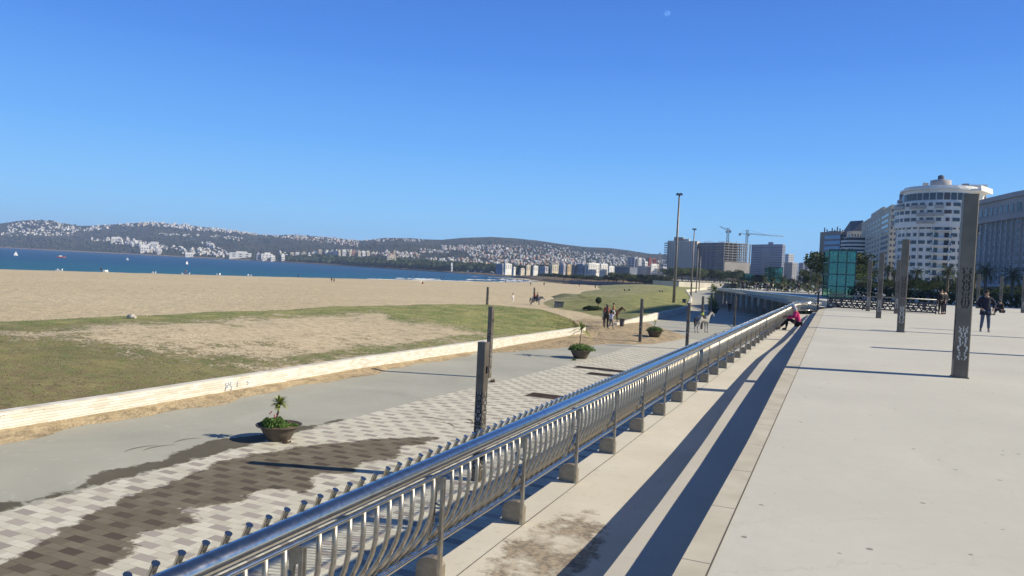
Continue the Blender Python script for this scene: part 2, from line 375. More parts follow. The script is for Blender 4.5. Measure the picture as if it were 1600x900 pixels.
# ------------------------------------------------------------------ upper level
EDGE = [(-.74,-9),(-.74,8),(-.79,12.7),(-.85,20),(-.88,30),(-.93,48),(-.93,53),(-.6,56)]
def edge_x(y): return lerp_tab([(b, a) for a, b in EDGE], y)
TREAD_X = [(-9,-1.22),(4.4,-1.22),(6,-1.25),(9,-1.33),(12,-1.43),(15,-1.52),(19,-1.60),(22,-1.60),(26,-1.44),(30,-1.41),(50,-1.42),(56,-1.3)]
TREAD_Z = [(-9,-.22),(4.4,-.22),(6,-.245),(9,-.28),(12,-.30),(15,-.32),(19,-.335),(22,-.325),(26,-.285),(30,-.28),(56,-.28)]
bulge = [G(1279,466,.30), G(1250,462.6,.28), G(1200,457.6,.2), G(1160,453.4,.1), G(1128,450.6,.0), G(1106,449.4,-.03)]
bulge = smooth_path([(v.x, v.y, 0) for v in bulge], 2)
BT = [.30-.34*i/(len(bulge)-1) for i in range(len(bulge))]; BL = [-.54+.22*i/(len(bulge)-1) for i in range(len(bulge))]
bin_ = []
for i, v in enumerate(bulge):
    t = (bulge[min(i+1, len(bulge)-1)]-bulge[max(i-1, 0)]).normalized(); bin_.append(v+Vector((t.y, -t.x, 0))*1.7)
lastb = bulge[-1]
far_edge = [(-20.5,150),(-16.5,178),(-31,278),(-47,400)]
plaza_poly = [(x, y) for x, y in EDGE] + [(-.15,58.2),(0.5,64)] + [(v.x, v.y) for v in bin_] + [(lastb.x+1.5, lastb.y+9)] + far_edge + [(-95,420),(-300,900),(200,3200),(2500,2500),(1500,-9)]
plaza = sheet('plaza', plaza_poly, 0.0, M_PLAZA)
ys = [-9+i*0.8 for i in range(82)]; ys = [y for y in ys if y < 56]
ribbon('plaza_border', [(edge_x(y), y, .004) for y in ys], [(-.575, y, .004) for y in ys], M_BORDER)
ribbon('plaza_joint', [(-.575, y, .005) for y in ys], [(-.566, y, .005) for y in ys], M_JOINT)
st = MB(); n = len(ys)
A = [(edge_x(y), y, 0.004) for y in ys]; B = [(edge_x(y), y, lerp_tab(TREAD_Z, y)) for y in ys]
C = [(lerp_tab(TREAD_X, y), y, lerp_tab(TREAD_Z, y)) for y in ys]; D = [(lerp_tab(TREAD_X, y), y, -.54) for y in ys]
for P, Q in ((A, B), (B, C), (C, D)):
    st.add(P+Q, [(i, i+1, n+i+1, n+i) for i in range(n-1)])
st.build('step', M_STEP, kind='structure')
LX = -2.60
led = [(LX, y, -.54) for y in ys]
ribbon('ledge', led, D, M_LEDGE)
ribbon('ledge_joint', [(-2.352+0.004*sin(y*3), y, -.536) for y in ys], [(-2.345+0.004*sin(y*3+.5), y, -.536) for y in ys], M_JOINT)
sheet('ledge_end', [(LX,54.9),(-2.3,57.3),(-1.2,58.3),(-.15,58.2),(-.6,55.9),(-1.3,54.9)], -.545, M_LEDGE)
# retaining wall below the ledge and round the bay
LOW = -3.7
def wall_run(path, t, z0, z1):
    mb = MB(); P = [Vector((p[0], p[1], 0)) for p in path]; n = len(P); off = []
    for i, v in enumerate(P):
        d = (P[min(i+1, n-1)]-P[max(i-1, 0)]).normalized(); off.append(v+Vector((d.y, -d.x, 0))*t)
    za = z0 if callable(z0) else (lambda i: z0); zb = z1 if callable(z1) else (lambda i: z1)
    vs = [(v.x, v.y, za(i)) for i, v in enumerate(P)]+[(v.x, v.y, zb(i)) for i, v in enumerate(P)]+[(v.x, v.y, zb(i)) for i, v in enumerate(off)]+[(v.x, v.y, za(i)) for i, v in enumerate(off)]
    fs = []
    for i in range(n-1):
        for q in range(3): fs.append((q*n+i, q*n+i+1, (q+1)*n+i+1, (q+1)*n+i))
    fs += [(0, n, 2*n, 3*n), (n-1, 4*n-1, 3*n-1, 2*n-1)]
    return mb.add(vs, fs)
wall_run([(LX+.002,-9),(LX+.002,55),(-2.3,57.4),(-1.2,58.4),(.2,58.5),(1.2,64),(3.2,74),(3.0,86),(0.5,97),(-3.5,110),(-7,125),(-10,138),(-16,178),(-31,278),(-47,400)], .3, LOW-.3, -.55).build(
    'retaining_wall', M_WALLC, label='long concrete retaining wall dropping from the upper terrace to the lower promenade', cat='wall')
# ledge, riser and fascia of the far terrace
n = len(bulge)
vs = [(v.x, v.y, BL[i]) for i, v in enumerate(bulge)]+[(v.x, v.y, BL[i]) for i, v in enumerate(bin_)]+[(v.x, v.y, 0) for v in bin_]
MB().add(vs, [(i, n+i, n+i+1, i+1) for i in range(n-1)]+[(n+i, 2*n+i, 2*n+i+1, n+i+1) for i in range(n-1)]).build('far_ledge', M_LEDGE, kind='structure')
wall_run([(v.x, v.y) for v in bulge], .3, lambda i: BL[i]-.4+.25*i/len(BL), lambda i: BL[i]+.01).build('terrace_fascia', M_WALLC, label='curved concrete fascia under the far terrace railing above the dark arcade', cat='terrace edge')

# ------------------------------------------------------------------ lower promenade
sheet('ground', [(-52,-30),(-52,40),(-60,300),(-80,420),(60,420),(60,60),(4,50),(-2.6,-30)], LOW-.02, M_SAND)
TB = [(-15.1,-12),(-15.05,9.4),(-15.0,18.7),(-14.8,26.5),(-14.3,33.2),(-13.8,46.7),(-13.9,57.6),(-12.6,66)]
tbx = lambda y: lerp_tab([(b, a) for a, b in TB], y)
yy = [-12+i*1.5 for i in range(53)]
ribbon('promenade_paving', [(tbx(y), y, LOW+.004) for y in yy], [(LX+.1, y, LOW+.004) for y in yy], M_PAVER)
k = len(yy)
sheet('promenade', [(-20.9,-12),(-20.9,44),(-20,60),(-20.8,76),(-20.2,91),(-20.8,110),(-22,123),(-31.5,180),(-53,290),(-60,400),(-40,400),(0,120),(8,88),(4,60),(-2.55,50),(-2.55,-12)], LOW, M_SCREED)
# sand drifted against the wall and across the gap
def blob(name, outline, z, h, m, label=None, seed=1, **kw):
    rnd = random.Random(seed); P = dense([(x, y, 0) for x, y in outline]+[(outline[0][0], outline[0][1], 0)], 0.45)[:-1]
    cx = sum(p.x for p in P)/len(P); cy = sum(p.y for p in P)/len(P); c = Vector((cx, cy, 0)); n = len(P)
    P = [c+(p-c)*(1+rnd.uniform(-.02, .02)) for p in P]
    rings = [1.0, .97, .9, .75, .5, .25]; vs = []; fs = []
    for q, r in enumerate(rings):
        for p in P:
            v = c+(p-c)*r; vs.append((v.x, v.y, z+h*min(1, 3*(1-r))*(.6+.5*nzz.noise(Vector((v.x*.5, v.y*.5, 3)))+.25*nzz.noise(Vector((v.x*2, v.y*2, 5)))) if q else z-.01))
    vs.append((cx, cy, z+h*.6)); k = len(rings)
    for q in range(k-1): fs += [(q*n+i, q*n+(i+1) % n, (q+1)*n+(i+1) % n, (q+1)*n+i) for i in range(n)]
    fs += [((k-1)*n+i, (k-1)*n+(i+1) % n, k*n) for i in range(n)]
    return MB().add(vs, fs).build(name, m, **kw)
L = []; R = []; Mid = []
rnd = random.Random(3)
for i in range(110):
    y = -10+i*.5; x0 = lerp_tab([(43,-21.3),(52,-20.6),(62,-19.9)], y); wv = .95+.22*sin(y*.7)+.16*sin(y*1.9+1)+rnd.uniform(-.07,.07)
    L.append((x0-.05, y, LOW+.16)); Mid.append((x0+wv*.45, y, LOW+.07+rnd.uniform(0,.06))); R.append((x0+wv, y, LOW-.003+.006))
n = len(L); MB().add(L+Mid+R, [(q*n+i, (q+1)*n+i, (q+1)*n+i+1, q*n+i+1) for q in range(2) for i in range(n-1)]).build('sand_strip', M_DRIFT, kind='structure')
blob('sand_drift', [(-20.2,41),(-18.6,46),(-17.2,50.5),(-15.6,55.5),(-14.3,56.2),(-12.9,58.5),(-12.2,63),(-12.0,67.4),(-13.2,71),(-15.3,75),(-17.6,79.5),(-19.6,85),(-21.5,84),(-27,84),(-26,72),(-22,66),(-20,60),(-20.4,52),(-21,46)], LOW+.012, .16, M_DRIFT, seed=4, kind='structure')
# puddles
def puddle(poly, z, seed, lab, cell=.07):
    """a film of water whose ragged edge comes from how wet each spot is"""
    P = [Vector(p) for p in poly]; n = len(P); xs = [p.x for p in P]; ys_ = [p.y for p in P]
    nx = int((max(xs)-min(xs)+.8)/cell); ny = int((max(ys_)-min(ys_)+.8)/(cell*1.5)); vs = []; wt = []
    for j in range(ny+1):
        for i in range(nx+1):
            q = Vector((min(xs)-.4+i*cell, min(ys_)-.4+j*cell*1.5)); ins = False; dm = 9
            for a, b in zip(P, P[1:]+P[:1]):
                if (a.y > q.y) != (b.y > q.y) and q.x < (b.x-a.x)*(q.y-a.y)/(b.y-a.y)+a.x: ins = not ins
                d = b-a; t = max(0, min(1, (q-a).dot(d)/max(1e-9, d.dot(d)))); dm = min(dm, (q-a-d*t).length)
            vs.append((q.x, q.y, z)); wt.append(dm if ins else -dm)
    fs = []
    for j in range(ny):
        for i in range(nx):
            f = (j*(nx+1)+i, j*(nx+1)+i+1, (j+1)*(nx+1)+i+1, (j+1)*(nx+1)+i)
            if max(wt[k_] for k_ in f) > -.3: fs.append(f)
    o = MB().add(vs, fs).build('puddle', M_WET, kind='structure')
    a = o.data.attributes.new('wet', 'FLOAT', 'POINT'); a.data.foreach_set('value', wt); return o
def old_puddle(poly, z, seed, lab):
    rnd = random.Random(seed); P = dense([(x, y, 0) for x, y in poly]+[(poly[0][0], poly[0][1], 0)], .07)[:-1]
    from mathutils import noise as nz
    dv = lambda p, o: .12*nz.noise(Vector((p.x*1.3, p.y*1.3, o+seed)))+.10*nz.noise(Vector((p.x*4.5, p.y*4.5, o+seed)))+.04*nz.noise(Vector((p.x*14, p.y*14, o)))
    P = [(p.x+dv(p, 0), p.y+dv(p, 9)) for p in P]
    return sheet('puddle', P, z, M_WET, kind='structure')
puddle([(-12.2,7.0),(-12.9,8.8),(-13.5,10.2),(-13.9,11.4),(-14.1,13.2),(-14.45,14.6),(-14.1,16.3),(-13.4,17.6),(-12.6,18.9),(-11.9,19.75),(-11.1,20.2),(-11.0,19.2),(-11.4,18.6),(-10.9,17.4),(-11.3,16.6),(-10.8,15.6),(-11.5,15.1),(-11.0,13.7),(-11.9,13.2),(-11.6,12.3),(-12.2,11.4),(-11.4,11.0),(-11.9,10.1),(-11.2,9.3),(-10.4,7.0)], LOW+.009, 5, '')
puddle([(-16.4,9.0),(-15.6,9.8),(-15.15,10.9),(-16.0,12.0),(-15.75,13.8),(-16.25,15.9),(-15.8,17.3),(-15.5,18.8),(-15.02,20.8),(-15.06,18.7),(-15.07,16),(-15.08,14.0),(-15.1,12.3),(-15.1,10.7),(-15.12,9.2),(-15.7,8.4)], LOW+.005, 6, '')
if False: puddle([(-10.2,6.6),(-10.7,8.4),(-10.2,9.4),(-9.9,11.3),(-9.5,12.2),(-9.2,10.0),(-9.3,7.5)], LOW+.009, 8, '')
# tyre streaks in the wet
for i, (x, y, r, a0) in enumerate([(-11.5,22.0,1.0,.4),(-11.9,22.3,.8,.2),(-12.6,21.8,.7,.6),(-11.1,21.4,1.1,.5),(-12.1,21.1,.9,.3),(-16.4,14.6,.5,2.0),(-16.7,14.3,.5,2.1),(-16.5,15.6,.45,2.0)]):
    pin = []; pout = []
    for q in range(12):
        t = a0+q*.16; wd = .035*sin(pi*(q+.5)/12)
        pin.append((x+(r-wd)*cos(t), y+(r-wd)*sin(t)*1.3, LOW+.013)); pout.append((x+(r+wd)*cos(t), y+(r+wd)*sin(t)*1.3, LOW+.013))
    o = ribbon('wet_streak', pin, pout, M_WET); a = o.data.attributes.new('wet', 'FLOAT', 'POINT'); a.data.foreach_set('value', [.12]*len(o.data.vertices))
# hatch covers
M_HATCH = mat('rusted_hatch', (0.09, 0.06, 0.04), .8, var=.4, scale=6, bump=.3)
M_HATCH2 = mat('hatch_frame', (0.30, 0.27, 0.23), .8, var=.2, scale=6)
for i, (px, py, sx, sy) in enumerate([(850,619,.75,.55),(893,621.5,.42,.36),(927,576,1.1,.45),(962,580,.85,.45),(944,586,.95,.5)]):
    p = G(px, py, LOW); r = thing('hatch_cover', ['brown metal hatch in the pavers just beyond the rail, left one of the near pair', 'small brown metal hatch in the pavers, right one of the near pair', 'brown metal hatch in the pavers, left end of the far trio', 'brown metal hatch in the pavers, right end of the far trio', 'brown metal hatch in the pavers, nearest of the far trio'][i], 'hatch cover', p, 0, 'hatch covers in the lower paving')
    MB().box(-sx, sx, -sy, sy, -.02, .016).build('frame', M_HATCH2, r)
    mb = MB().box(-sx+.07, sx-.07, -sy+.07, sy-.07, .0, .022)
    for q in range(-4, 5): mb.box(-sx+.1, sx-.1, q*sy*.2-.012, q*sy*.2+.012, .022, .03)
    mb.build('lid', M_HATCH, r)

# ------------------------------------------------------------------ low stone walls beside the banks
WZ = -3.05
wall_run([(x-.35, y) for x, y in [(-21.33,-12),(-21.33,13),(-21.25,17),(-21.25,30),(-20.75,43),(-20.3,52),(-19.95,62.3)]], .35, LOW-.1, WZ).build(
    'stone_wall', M_STONE, label='low white split-stone wall along the near grass bank, from the left edge to the sand gap', cat='wall')
MB().tube([(-21.2,24.1,LOW+.35),(-21.2,24.25,LOW+.42),(-21.2,24.35,LOW+.36),(-21.2,24.5,LOW+.45)], .02).v
w2 = [(-20.9,76),(-20.1,91),(-20.8,110),(-21.9,123),(-31.4,180),(-52.9,290),(-62,400)]
wall_run([(x-.35, y) for x, y in w2], .35, LOW-.1, lambda i: LOW+(.25 if i == 0 else .85)).build('stone_wall', M_STONE, label='low white stone wall beyond the sand gap, curving away beside the far grass bank', cat='wall')

# ------------------------------------------------------------------ beach, banks, sea
WAT = [(-60,-330),(60,-290),(159,-258),(247,-229),(350,-206),(444,-195),(520,-205),(581,-238),(640,-300)]
vs = []; fs = []; NY = 90; NX = 60
def beach_z(x, y):
    xw = lerp_tab(WAT, y); t = (x-xw)/(-45-xw)
    return -6.5+2.6*max(0, min(1, t))**.8 if t > 0 else -6.5+t*6
for i in range(NY+1):
    y = -60+700*(i/NY)**1.3; xw = lerp_tab(WAT, y); x0 = lerp_tab([(290,-24),(400,-60),(440,-40),(640,0)], y)
    for jx in range(NX+1):
        x = x0+(xw-30-x0)*jx/NX; vs.append((x, y, beach_z(x, y)+.10*sin(x*.23+y*.11)*sin(y*.17)))
for i in range(NY):
    for jx in range(NX):
        a = i*(NX+1)+jx; fs.append((a, a+NX+1, a+NX+2, a+1))
fs = [f[::-1] for f in fs]
b = MB().add(vs, fs, True).build('beach', M_SAND, kind='structure')
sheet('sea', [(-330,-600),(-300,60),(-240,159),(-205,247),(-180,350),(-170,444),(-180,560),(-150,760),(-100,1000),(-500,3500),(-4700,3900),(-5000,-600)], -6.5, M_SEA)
def foam(seed, pts, z=-6.46):
    rnd = random.Random(seed); Lp = []; Rp = []
    n = len(pts)
    for i, (x, y, wd) in enumerate(pts):
        Lp.append((x+rnd.uniform(-.8,.8), y, z)); Rp.append((x-wd*sin(pi*i/(n-1))-rnd.uniform(0,.4), y+rnd.uniform(-1,1), z+.25*wd/3))
    return Lp, Rp
fm = MB()
rnd = random.Random(12)
y = 120
while y < 590:
    ln = rnd.uniform(12, 30) if y < 330 else rnd.uniform(22, 50)
    if y > 285 and rnd.random() < (.6 if y < 380 else .95):
        pts = [(lerp_tab(WAT, y+q*ln/9)-rnd.uniform(-1,2)-(0 if y < 400 else rnd.uniform(0,8)), y+q*ln/9, rnd.uniform(1,2.6)) for q in range(10)]
        Lp, Rp = foam(int(y), pts); n = len(Lp); fm.add(Lp+Rp, [(i, i+1, n+i+1, n+i)[::-1] for i in range(n-1)])
        if y > 330:
            for e in (12, 24):
                if rnd.random() < .75:
                    Lp, Rp = foam(int(y)+e, [(a-e, b+rnd.uniform(-3,3), rnd.uniform(1,3.5)) for a, b, c in pts[rnd.randint(0,3):]]); n = len(Lp)
                    if n > 2: fm.add(Lp+Rp, [(i, i+1, n+i+1, n+i)[::-1] for i in range(n-1)])
    y += ln*rnd.uniform(.5, 1.0)
fm.build('surf_foam', M_FOAM, kind='structure')

def bank(name, rows, label, turf, brown, seed):
    """rows: (front, crest, back) points; a smooth mound between them"""
    NS = 190; NT = 60; vs = []; at = []; br = []; rnd = random.Random(seed)
    def row(s):
        s = s*(len(rows)-1); i = min(int(s), len(rows)-2); f = s-i
        g = lambda q: Vector(rows[i][q])*(1-f)+Vector(rows[i+1][q])*f
        return g(0), g(1), g(2)
    from mathutils import noise as N
    for i in range(NS+1):
        F, C, B = row(i/NS)
        for jx in range(NT+1):
            t = jx/NT
            if t < .72: u = t/.72; p = F.lerp(C, u); p.z = F.z+(C.z-F.z)*(sin(u*pi/2)**1.15)
            else: u = (t-.72)/.28; p = C.lerp(B, u); p.z = C.z+(B.z-C.z)*(1-cos(u*pi/2))
            ed = min(1, min(t, 1-t)*8)
            p.z += ed*(.16*N.noise(Vector((p.x*.12, p.y*.12, seed)))+.07*N.noise(Vector((p.x*.5, p.y*.5, seed)))+.03*N.noise(Vector((p.x*1.7, p.y*1.7, seed))))
            vs.append(tuple(p)); at.append(turf(t, p.x, p.y)); br.append(brown(t, p.x, p.y))
    fs = [(i*(NT+1)+q, i*(NT+1)+q+1, (i+1)*(NT+1)+q+1, (i+1)*(NT+1)+q)[::-1] for i in range(NS) for q in range(NT)]
    n0 = (Vector(vs[fs[0][1]])-Vector(vs[fs[0][0]])).cross(Vector(vs[fs[0][2]])-Vector(vs[fs[0][0]]))
    if n0.z < 0: fs = [f[::-1] for f in fs]
    o = MB().add(vs, fs, True).build(name, M_TURF, kind='structure')
    for nm, dat in (('turf', at), ('brown', br)):
        a = o.data.attributes.new(nm, 'FLOAT', 'POINT'); a.data.foreach_set('value', dat)
    return vs, at
def turf1(t, x, y):
    g = .22+.10*nzz.noise(Vector((x*.15, y*.15, 7)))
    if t > .52: g = max(g, min(.85, .35+(t-.52)*3.0))                     # green along the crest
    g = max(g, min(.95, (27-y)*.085+(.72-t)*.55)) if y < 34 else g        # rough green-brown left end
    g = max(g, 1.0 if y > 58 and t < .8 else 0, min(.95, (y-44)/9) if t < .30+(y-44)*.03 and y > 44 else 0)
    if t < .10 and y > 22: g = max(g, .55)
    return g
brown1 = lambda t, x, y: max(0, min(1, (36-y)*.05))*(1 if t < .7 else .3)
bank('grass_bank', [((-21.6,-14,WZ-.1),(-38,-14,-2.3),(-50,-14,-4.7)), ((-21.6,12,WZ-.08),(-38.2,22,-2.28),(-50,22,-4.7)),
      ((-21.5,30,WZ-.08),(-38.8,44,-2.35),(-50,46,-4.7)), ((-21.0,42,WZ-.08),(-38.5,60,-2.35),(-48,66,-4.7)),
      ((-20.7,50,WZ-.1),(-36,75,-2.45),(-43,90,-4.7)), ((-20.4,56,WZ-.15),(-29.8,76,-2.6),(-34,88,-4.6)),
      ((-20.2,60,WZ-.3),(-23.8,69,-3.0),(-26,74,-4.4)), ((-20.1,62.2,WZ-.5),(-20.6,63.4,-3.45),(-21,65,-4.2))], '', turf1, brown1, 2)
c2 = lambda px, py, z: tuple(G(px, py, z))
turf2 = lambda t, x, y: .88 if t < .72 else .60
bank('grass_bank', [((-22.5,83,LOW-.25),(-36,92,-4.15),(-50,100,-4.9)), ((-22,84.5,LOW+.05),(-38,106,-3.65),(-52,116,-4.9)), ((-21.5,86,LOW+.35),(-42,127,-2.8),(-56,144,-4.8)), ((-21.0,88,LOW+.55),(-46,137,-2.5),(-62,160,-4.8)),
      ((-20.5,91,LOW+.7),c2(962,465,-2.3),(-66,180,-4.8)), ((-21.2,110,LOW+.75),c2(1000,460.5,-2.1),(-72,210,-4.9)),
      ((-22.3,123,LOW+.75),c2(1020,456.8,-2.0),(-80,235,-4.9)), ((-31.8,180,LOW+.75),c2(1046,452.5,-2.0),(-90,290,-4.9)),
      ((-53.3,290,LOW+.75),(-78,340,-2.2),(-110,360,-4.6)), ((-62,400,LOW+.6),(-85,395,-2.6),(-120,400,-4.6))], '', turf2, lambda t, x, y: .15, 5)

# ------------------------------------------------------------------ hills
SH_D = [(-400,3000),(0,2900),(100,2600),(200,2400),(300,2150),(400,1930),(500,1560),(600,1230),(700,1020),(800,830),(830,640),(870,520),(912,450),(960,425),(1014,400),(1045,375),(1300,420)]
SH_Z = [(-400,-6.6),(800,-6.6),(830,-6.4),(912,-3.4),(1300,-3.2)]
CT_D = [(-400,3050),(0,2940),(200,2440),(400,1960),(600,1260),(700,1060),(800,900),(912,650),(1045,640),(1300,700)]
CT_Z = [(-400,-3),(800,-3),(912,-1.2),(1300,-.5)]
RG_Y = [(-400,352),(-100,350),(0,349),(25,345.5),(47,343.5),(70,344.5),(85,347),(110,351),(125,353.5),(150,352),(185,350),(210,348),(240,347),(265,349.5),(300,352.5),(350,359),(400,366),(430,367.5),(450,367),(500,370),(530,373),(565,376),(600,371.5),(640,372),(665,374),(690,374.5),(720,371.5),(765,370),(800,372),(838,375.7),(876,381.4),(913,385.8),(951,387.5),(980,391),(1014,396.5),(1034,397),(1080,401),(1150,410),(1250,428),(1330,446)]
RG_D = [(-400,4000),(0,3900),(200,3700),(400,3200),(600,2900),(800,2700),(1000,2600),(1300,2500)]
from mathutils import noise as NZ
def column(px):
    d = ray(px, hrz(px)); h = Vector((d.x, d.y, 0)).normalized()
    D0, z0, D1, z1 = lerp_tab(SH_D, px), lerp_tab(SH_Z, px), lerp_tab(CT_D, px), lerp_tab(CT_Z, px)
    D2 = lerp_tab(RG_D, px); z2 = AT(px, lerp_tab(RG_Y, px), D2).z
    return h, D0, z0, D1, z1, D2, z2
def hill_z(cl, D, px):
    h, D0, z0, D1, z1, D2, z2 = cl
    if D <= D1: return z0+(z1-z0)*max(0, (D-D0)/(D1-D0))**.5
    t = min(1, (D-D1)/(D2-D1))
    e1 = z1/D1; e2 = (z2-EYE)/D2
    front = .010*math.exp(-((px-60)/190)**2)*math.exp(-((t-.42)/.22)**2)    # darker near headland on the left
    e = e1+(e2-e1)*t**.82
    q = 14*NZ.noise(Vector((h.x*D*.004, h.y*D*.004, 1)))+6*NZ.noise(Vector((h.x*D*.015, h.y*D*.015, 4)))
    return e*D+EYE*t+q*min(1, t*4)*min(1, (1-t)*5)*(D/3000)*1.3
vs = []; fs = []; sh = []
PXS = [-400+i*5 for i in range(347)]; TT = 54
for px in PXS:
    cl = column(px); h, D0, z0, D1, z1, D2, z2 = cl
    for q in range(TT+1):
        if q <= 6: D_ = D0+(D1-D0)*q/6
        elif q <= 48: D_ = D1+(D2-D1)*((q-6)/42)**1.15
        else: D_ = D2+(q-48)*130
        z = hill_z(cl, min(D_, D2), px)
        if q == 0: z -= 1.0
        if q > 48: z -= (q-48)**1.4*9
        vs.append((h.x*D_, h.y*D_, z)); sh.append(1.0 if q <= 2 else (.35 if q == 3 else 0.0))
W_ = TT+1
fs = [(i*W_+q, i*W_+q+1, (i+1)*W_+q+1, (i+1)*W_+q)[::-1] for i in range(len(PXS)-1) for q in range(TT)]
o = MB().add(vs, fs, True).build('hills', M_HILL, kind='structure')
nf = (Vector(vs[fs[0][1]])-Vector(vs[fs[0][0]])).cross(Vector(vs[fs[0][2]])-Vector(vs[fs[0][0]])).z
if nf < 0: o.data.flip_normals()
a = o.data.attributes.new('shore', 'FLOAT', 'POINT'); a.data.foreach_set('value', sh)
def on_hill(px, py):
    """where the sight line through a house's foot meets the slope"""
    cl = column(px); D0 = cl[1]*1.005
    prev = None
    for i in range(160):
        D_ = D0+(cl[5]-D0)*i/159; p = AT(px, py, D_); hz = hill_z(cl, D_, px)
        if hz >= p.z: return Vector((p.x, p.y, hz)), D_
    D_ = cl[5]*.985; p = AT(px, py, D_); return Vector((p.x, p.y, hill_z(cl, D_, px))), D_

# ------------------------------------------------------------------ railing of polished steel
k = NB('polished_steel', 0.16); k.b.inputs['Metallic'].default_value = 1.0
k.color(k.mix(k.step(k.noise(14, 5), 0.5, 0.7), (0.60, 0.58, 0.54), (0.48, 0.46, 0.42)))
k.put(k.b.inputs['Roughness'], k.math('ADD', 0.10, k.math('MULTIPLY', k.noise(30, 4), 0.18))); M_STEEL = k.m
k = NB('brushed_steel_bars', 0.42); k.b.inputs['Metallic'].default_value = 0.85
k.color(k.mix(k.step(k.noise(11, 6, rough=0.7), 0.4, 0.65), (0.50, 0.46, 0.39), (0.33, 0.29, 0.23))); M_BAR = k.m
k = NB('dull_steel', 0.4); k.b.inputs['Metallic'].default_value = 0.9
k.color(k.mix(k.step(k.noise(9, 6, rough=0.7), 0.4, 0.7), (0.40, 0.38, 0.34), (0.24, 0.21, 0.17))); M_DULL = k.m
k = NB('steel_foot_plate', 0.5); k.b.inputs['Metallic'].default_value = 0.55
k.color(k.mix(k.step(k.noise(7, 6, rough=0.7), 0.35, 0.7), (0.34, 0.30, 0.24), (0.20, 0.17, 0.13))); M_FOOT = k.m

RX = -2.36; Z0 = -.54; Y_A, Y_B = -2.0, 54.0
def baluster_mb(y=0.0):
    pts = [(-.018, y, .245), (-.014, y, .14), (-.017, y, .04), (-.036, y, -.05), (-.078, y, -.145), (-.138, y, -.235), (-.20, y, -.30)]
    return pts
rail = thing('railing', 'long polished steel railing with fat handrail and curved bars along the ledge above the promenade', 'railing', (RX, 0, 0))
end = [(0, 54, 0), (.04, 55.2, 0), (.22, 56.4, 0), (.6, 57.3, 0), (1.05, 57.75, 0), (1.5, 57.9, 0)]
def along(dx, z): return [(dx, Y_A, z)]+[(dx, y, z) for y in range(0, 54, 6)]+[(p[0]+dx*(1 if i < 3 else .3), p[1]+(0 if i < 3 else -dx), z) for i, p in enumerate(end)]
MB().tube(along(-.055, .315), .053, 20).build('handrail', M_STEEL, rail)
MB().tube(along(-.018, .247), .016, 10).build('upper_rail', M_STEEL, rail)
MB().tube(along(-.035, -.225), .019, 10).build('lower_rail', M_STEEL, rail)
bm = MB().tube(baluster_mb(), .0155, 8); bm.tube([(-.165, 0, -.275), (-.035, 0, -.235)], .009, 6)
bal_me = mesh_of(bm, 'baluster', M_BAR)
stud_me = mesh_of(MB().tube([(-.165, 0, .20), (-.165, 0, .28), (-.125, 0, .372), (-.121, 0, .380), (-.119, 0, .384)], [.0155, .0155, .0155, .0155, .019], 8), 'stud', M_STEEL)
BAY = 1.45; SP = BAY/11.0; posts_y = [5.87+BAY*i for i in range(-5, 34)]
ybal = []
for py_ in posts_y:
    for q in range(1, 11): ybal.append(py_+SP*q)
ybal = [y for y in ybal if y < 54.0]
def bars(parent, ys_, me, mbf, name):
    order = sorted(ys_, key=lambda y: abs(y-4.5) if y > 1.5 else 100-y)
    near = order[:100]; far = order[100:]
    for y in near: inst(name, me, parent, (0, y, 0))
    mb = MB()
    for y in far: mbf(mb, y)
    # the bars of the rounded end
    for i in range(len(end)-1):
        a = Vector(end[i]); b = Vector(end[i+1]); c = max(1, int((b-a).length/SP))
        for q in range(c):
            p = a+(b-a)*q/c; o = len(mb.v); mbf(mb, 0)
            for v in range(o, len(mb.v)):
                x_, y_, z_ = mb.v[v]; mb.v[v] = (x_+p.x, y_+p.y, z_)
    o = mb.build(name, me.materials[0], parent, kind='stuff')
bars(rail, ybal, bal_me, lambda mb, y: mb.tube(baluster_mb(y), .016, 5), 'baluster')
bars(rail, ybal+posts_y[:-1], stud_me, lambda mb, y: mb.tube([(-.165, y, .20), (-.165, y, .28), (-.122, y, .382)], .0165, 5), 'stud')
# support: upright, curved inner leg, gusset, rungs
sm = MB()
sm.box(-.022, 0, -.018, .018, Z0, .215)
sm.prism([(0, .21), (-.095, .21), (-.09, .13), (-.08, .04), (-.062, .04), (-.058, .11), (-.028, .13), (-.022, .04), (0, .04)], -.010, .010, Matrix(((1,0,0,0),(0,0,1,0),(0,1,0,0),(0,0,0,1))))
sm.tube([(-.082, 0, .08), (-.080, 0, -.02), (-.088, 0, -.12), (-.115, 0, -.21), (-.155, 0, -.29), (-.19, 0, -.35)], .017, 6)
for za, zb, xa in ((.0, .03, -.07), (-.085, -.045, -.075), (-.175, -.12, -.088), (-.275, -.22, -.125)):
    sm.tube([(xa, 0, zb), (xa*.4, 0, zb-.01), (-.012, 0, za-.02)], .008, 5)
sup_me = mesh_of(sm, 'support', M_DULL)
fp = [(0-.002, Z0), (-.002, -.40), (-.03, -.365), (-.07, -.352), (-.12, -.355), (-.165, -.375), (-.195, -.41), (-.20, -.45), (-.20, Z0)]
foot_me = mesh_of(MB().prism(fp, -.032, .032, Matrix(((1,0,0,0),(0,0,1,0),(0,1,0,0),(0,0,0,1)))), 'foot_plate', M_FOOT)
for y in posts_y:
    if y > 54: continue
    s_ = inst('support', sup_me, rail, (0, y, 0)); inst('foot_plate', foot_me, s_, (0, .036, 0))
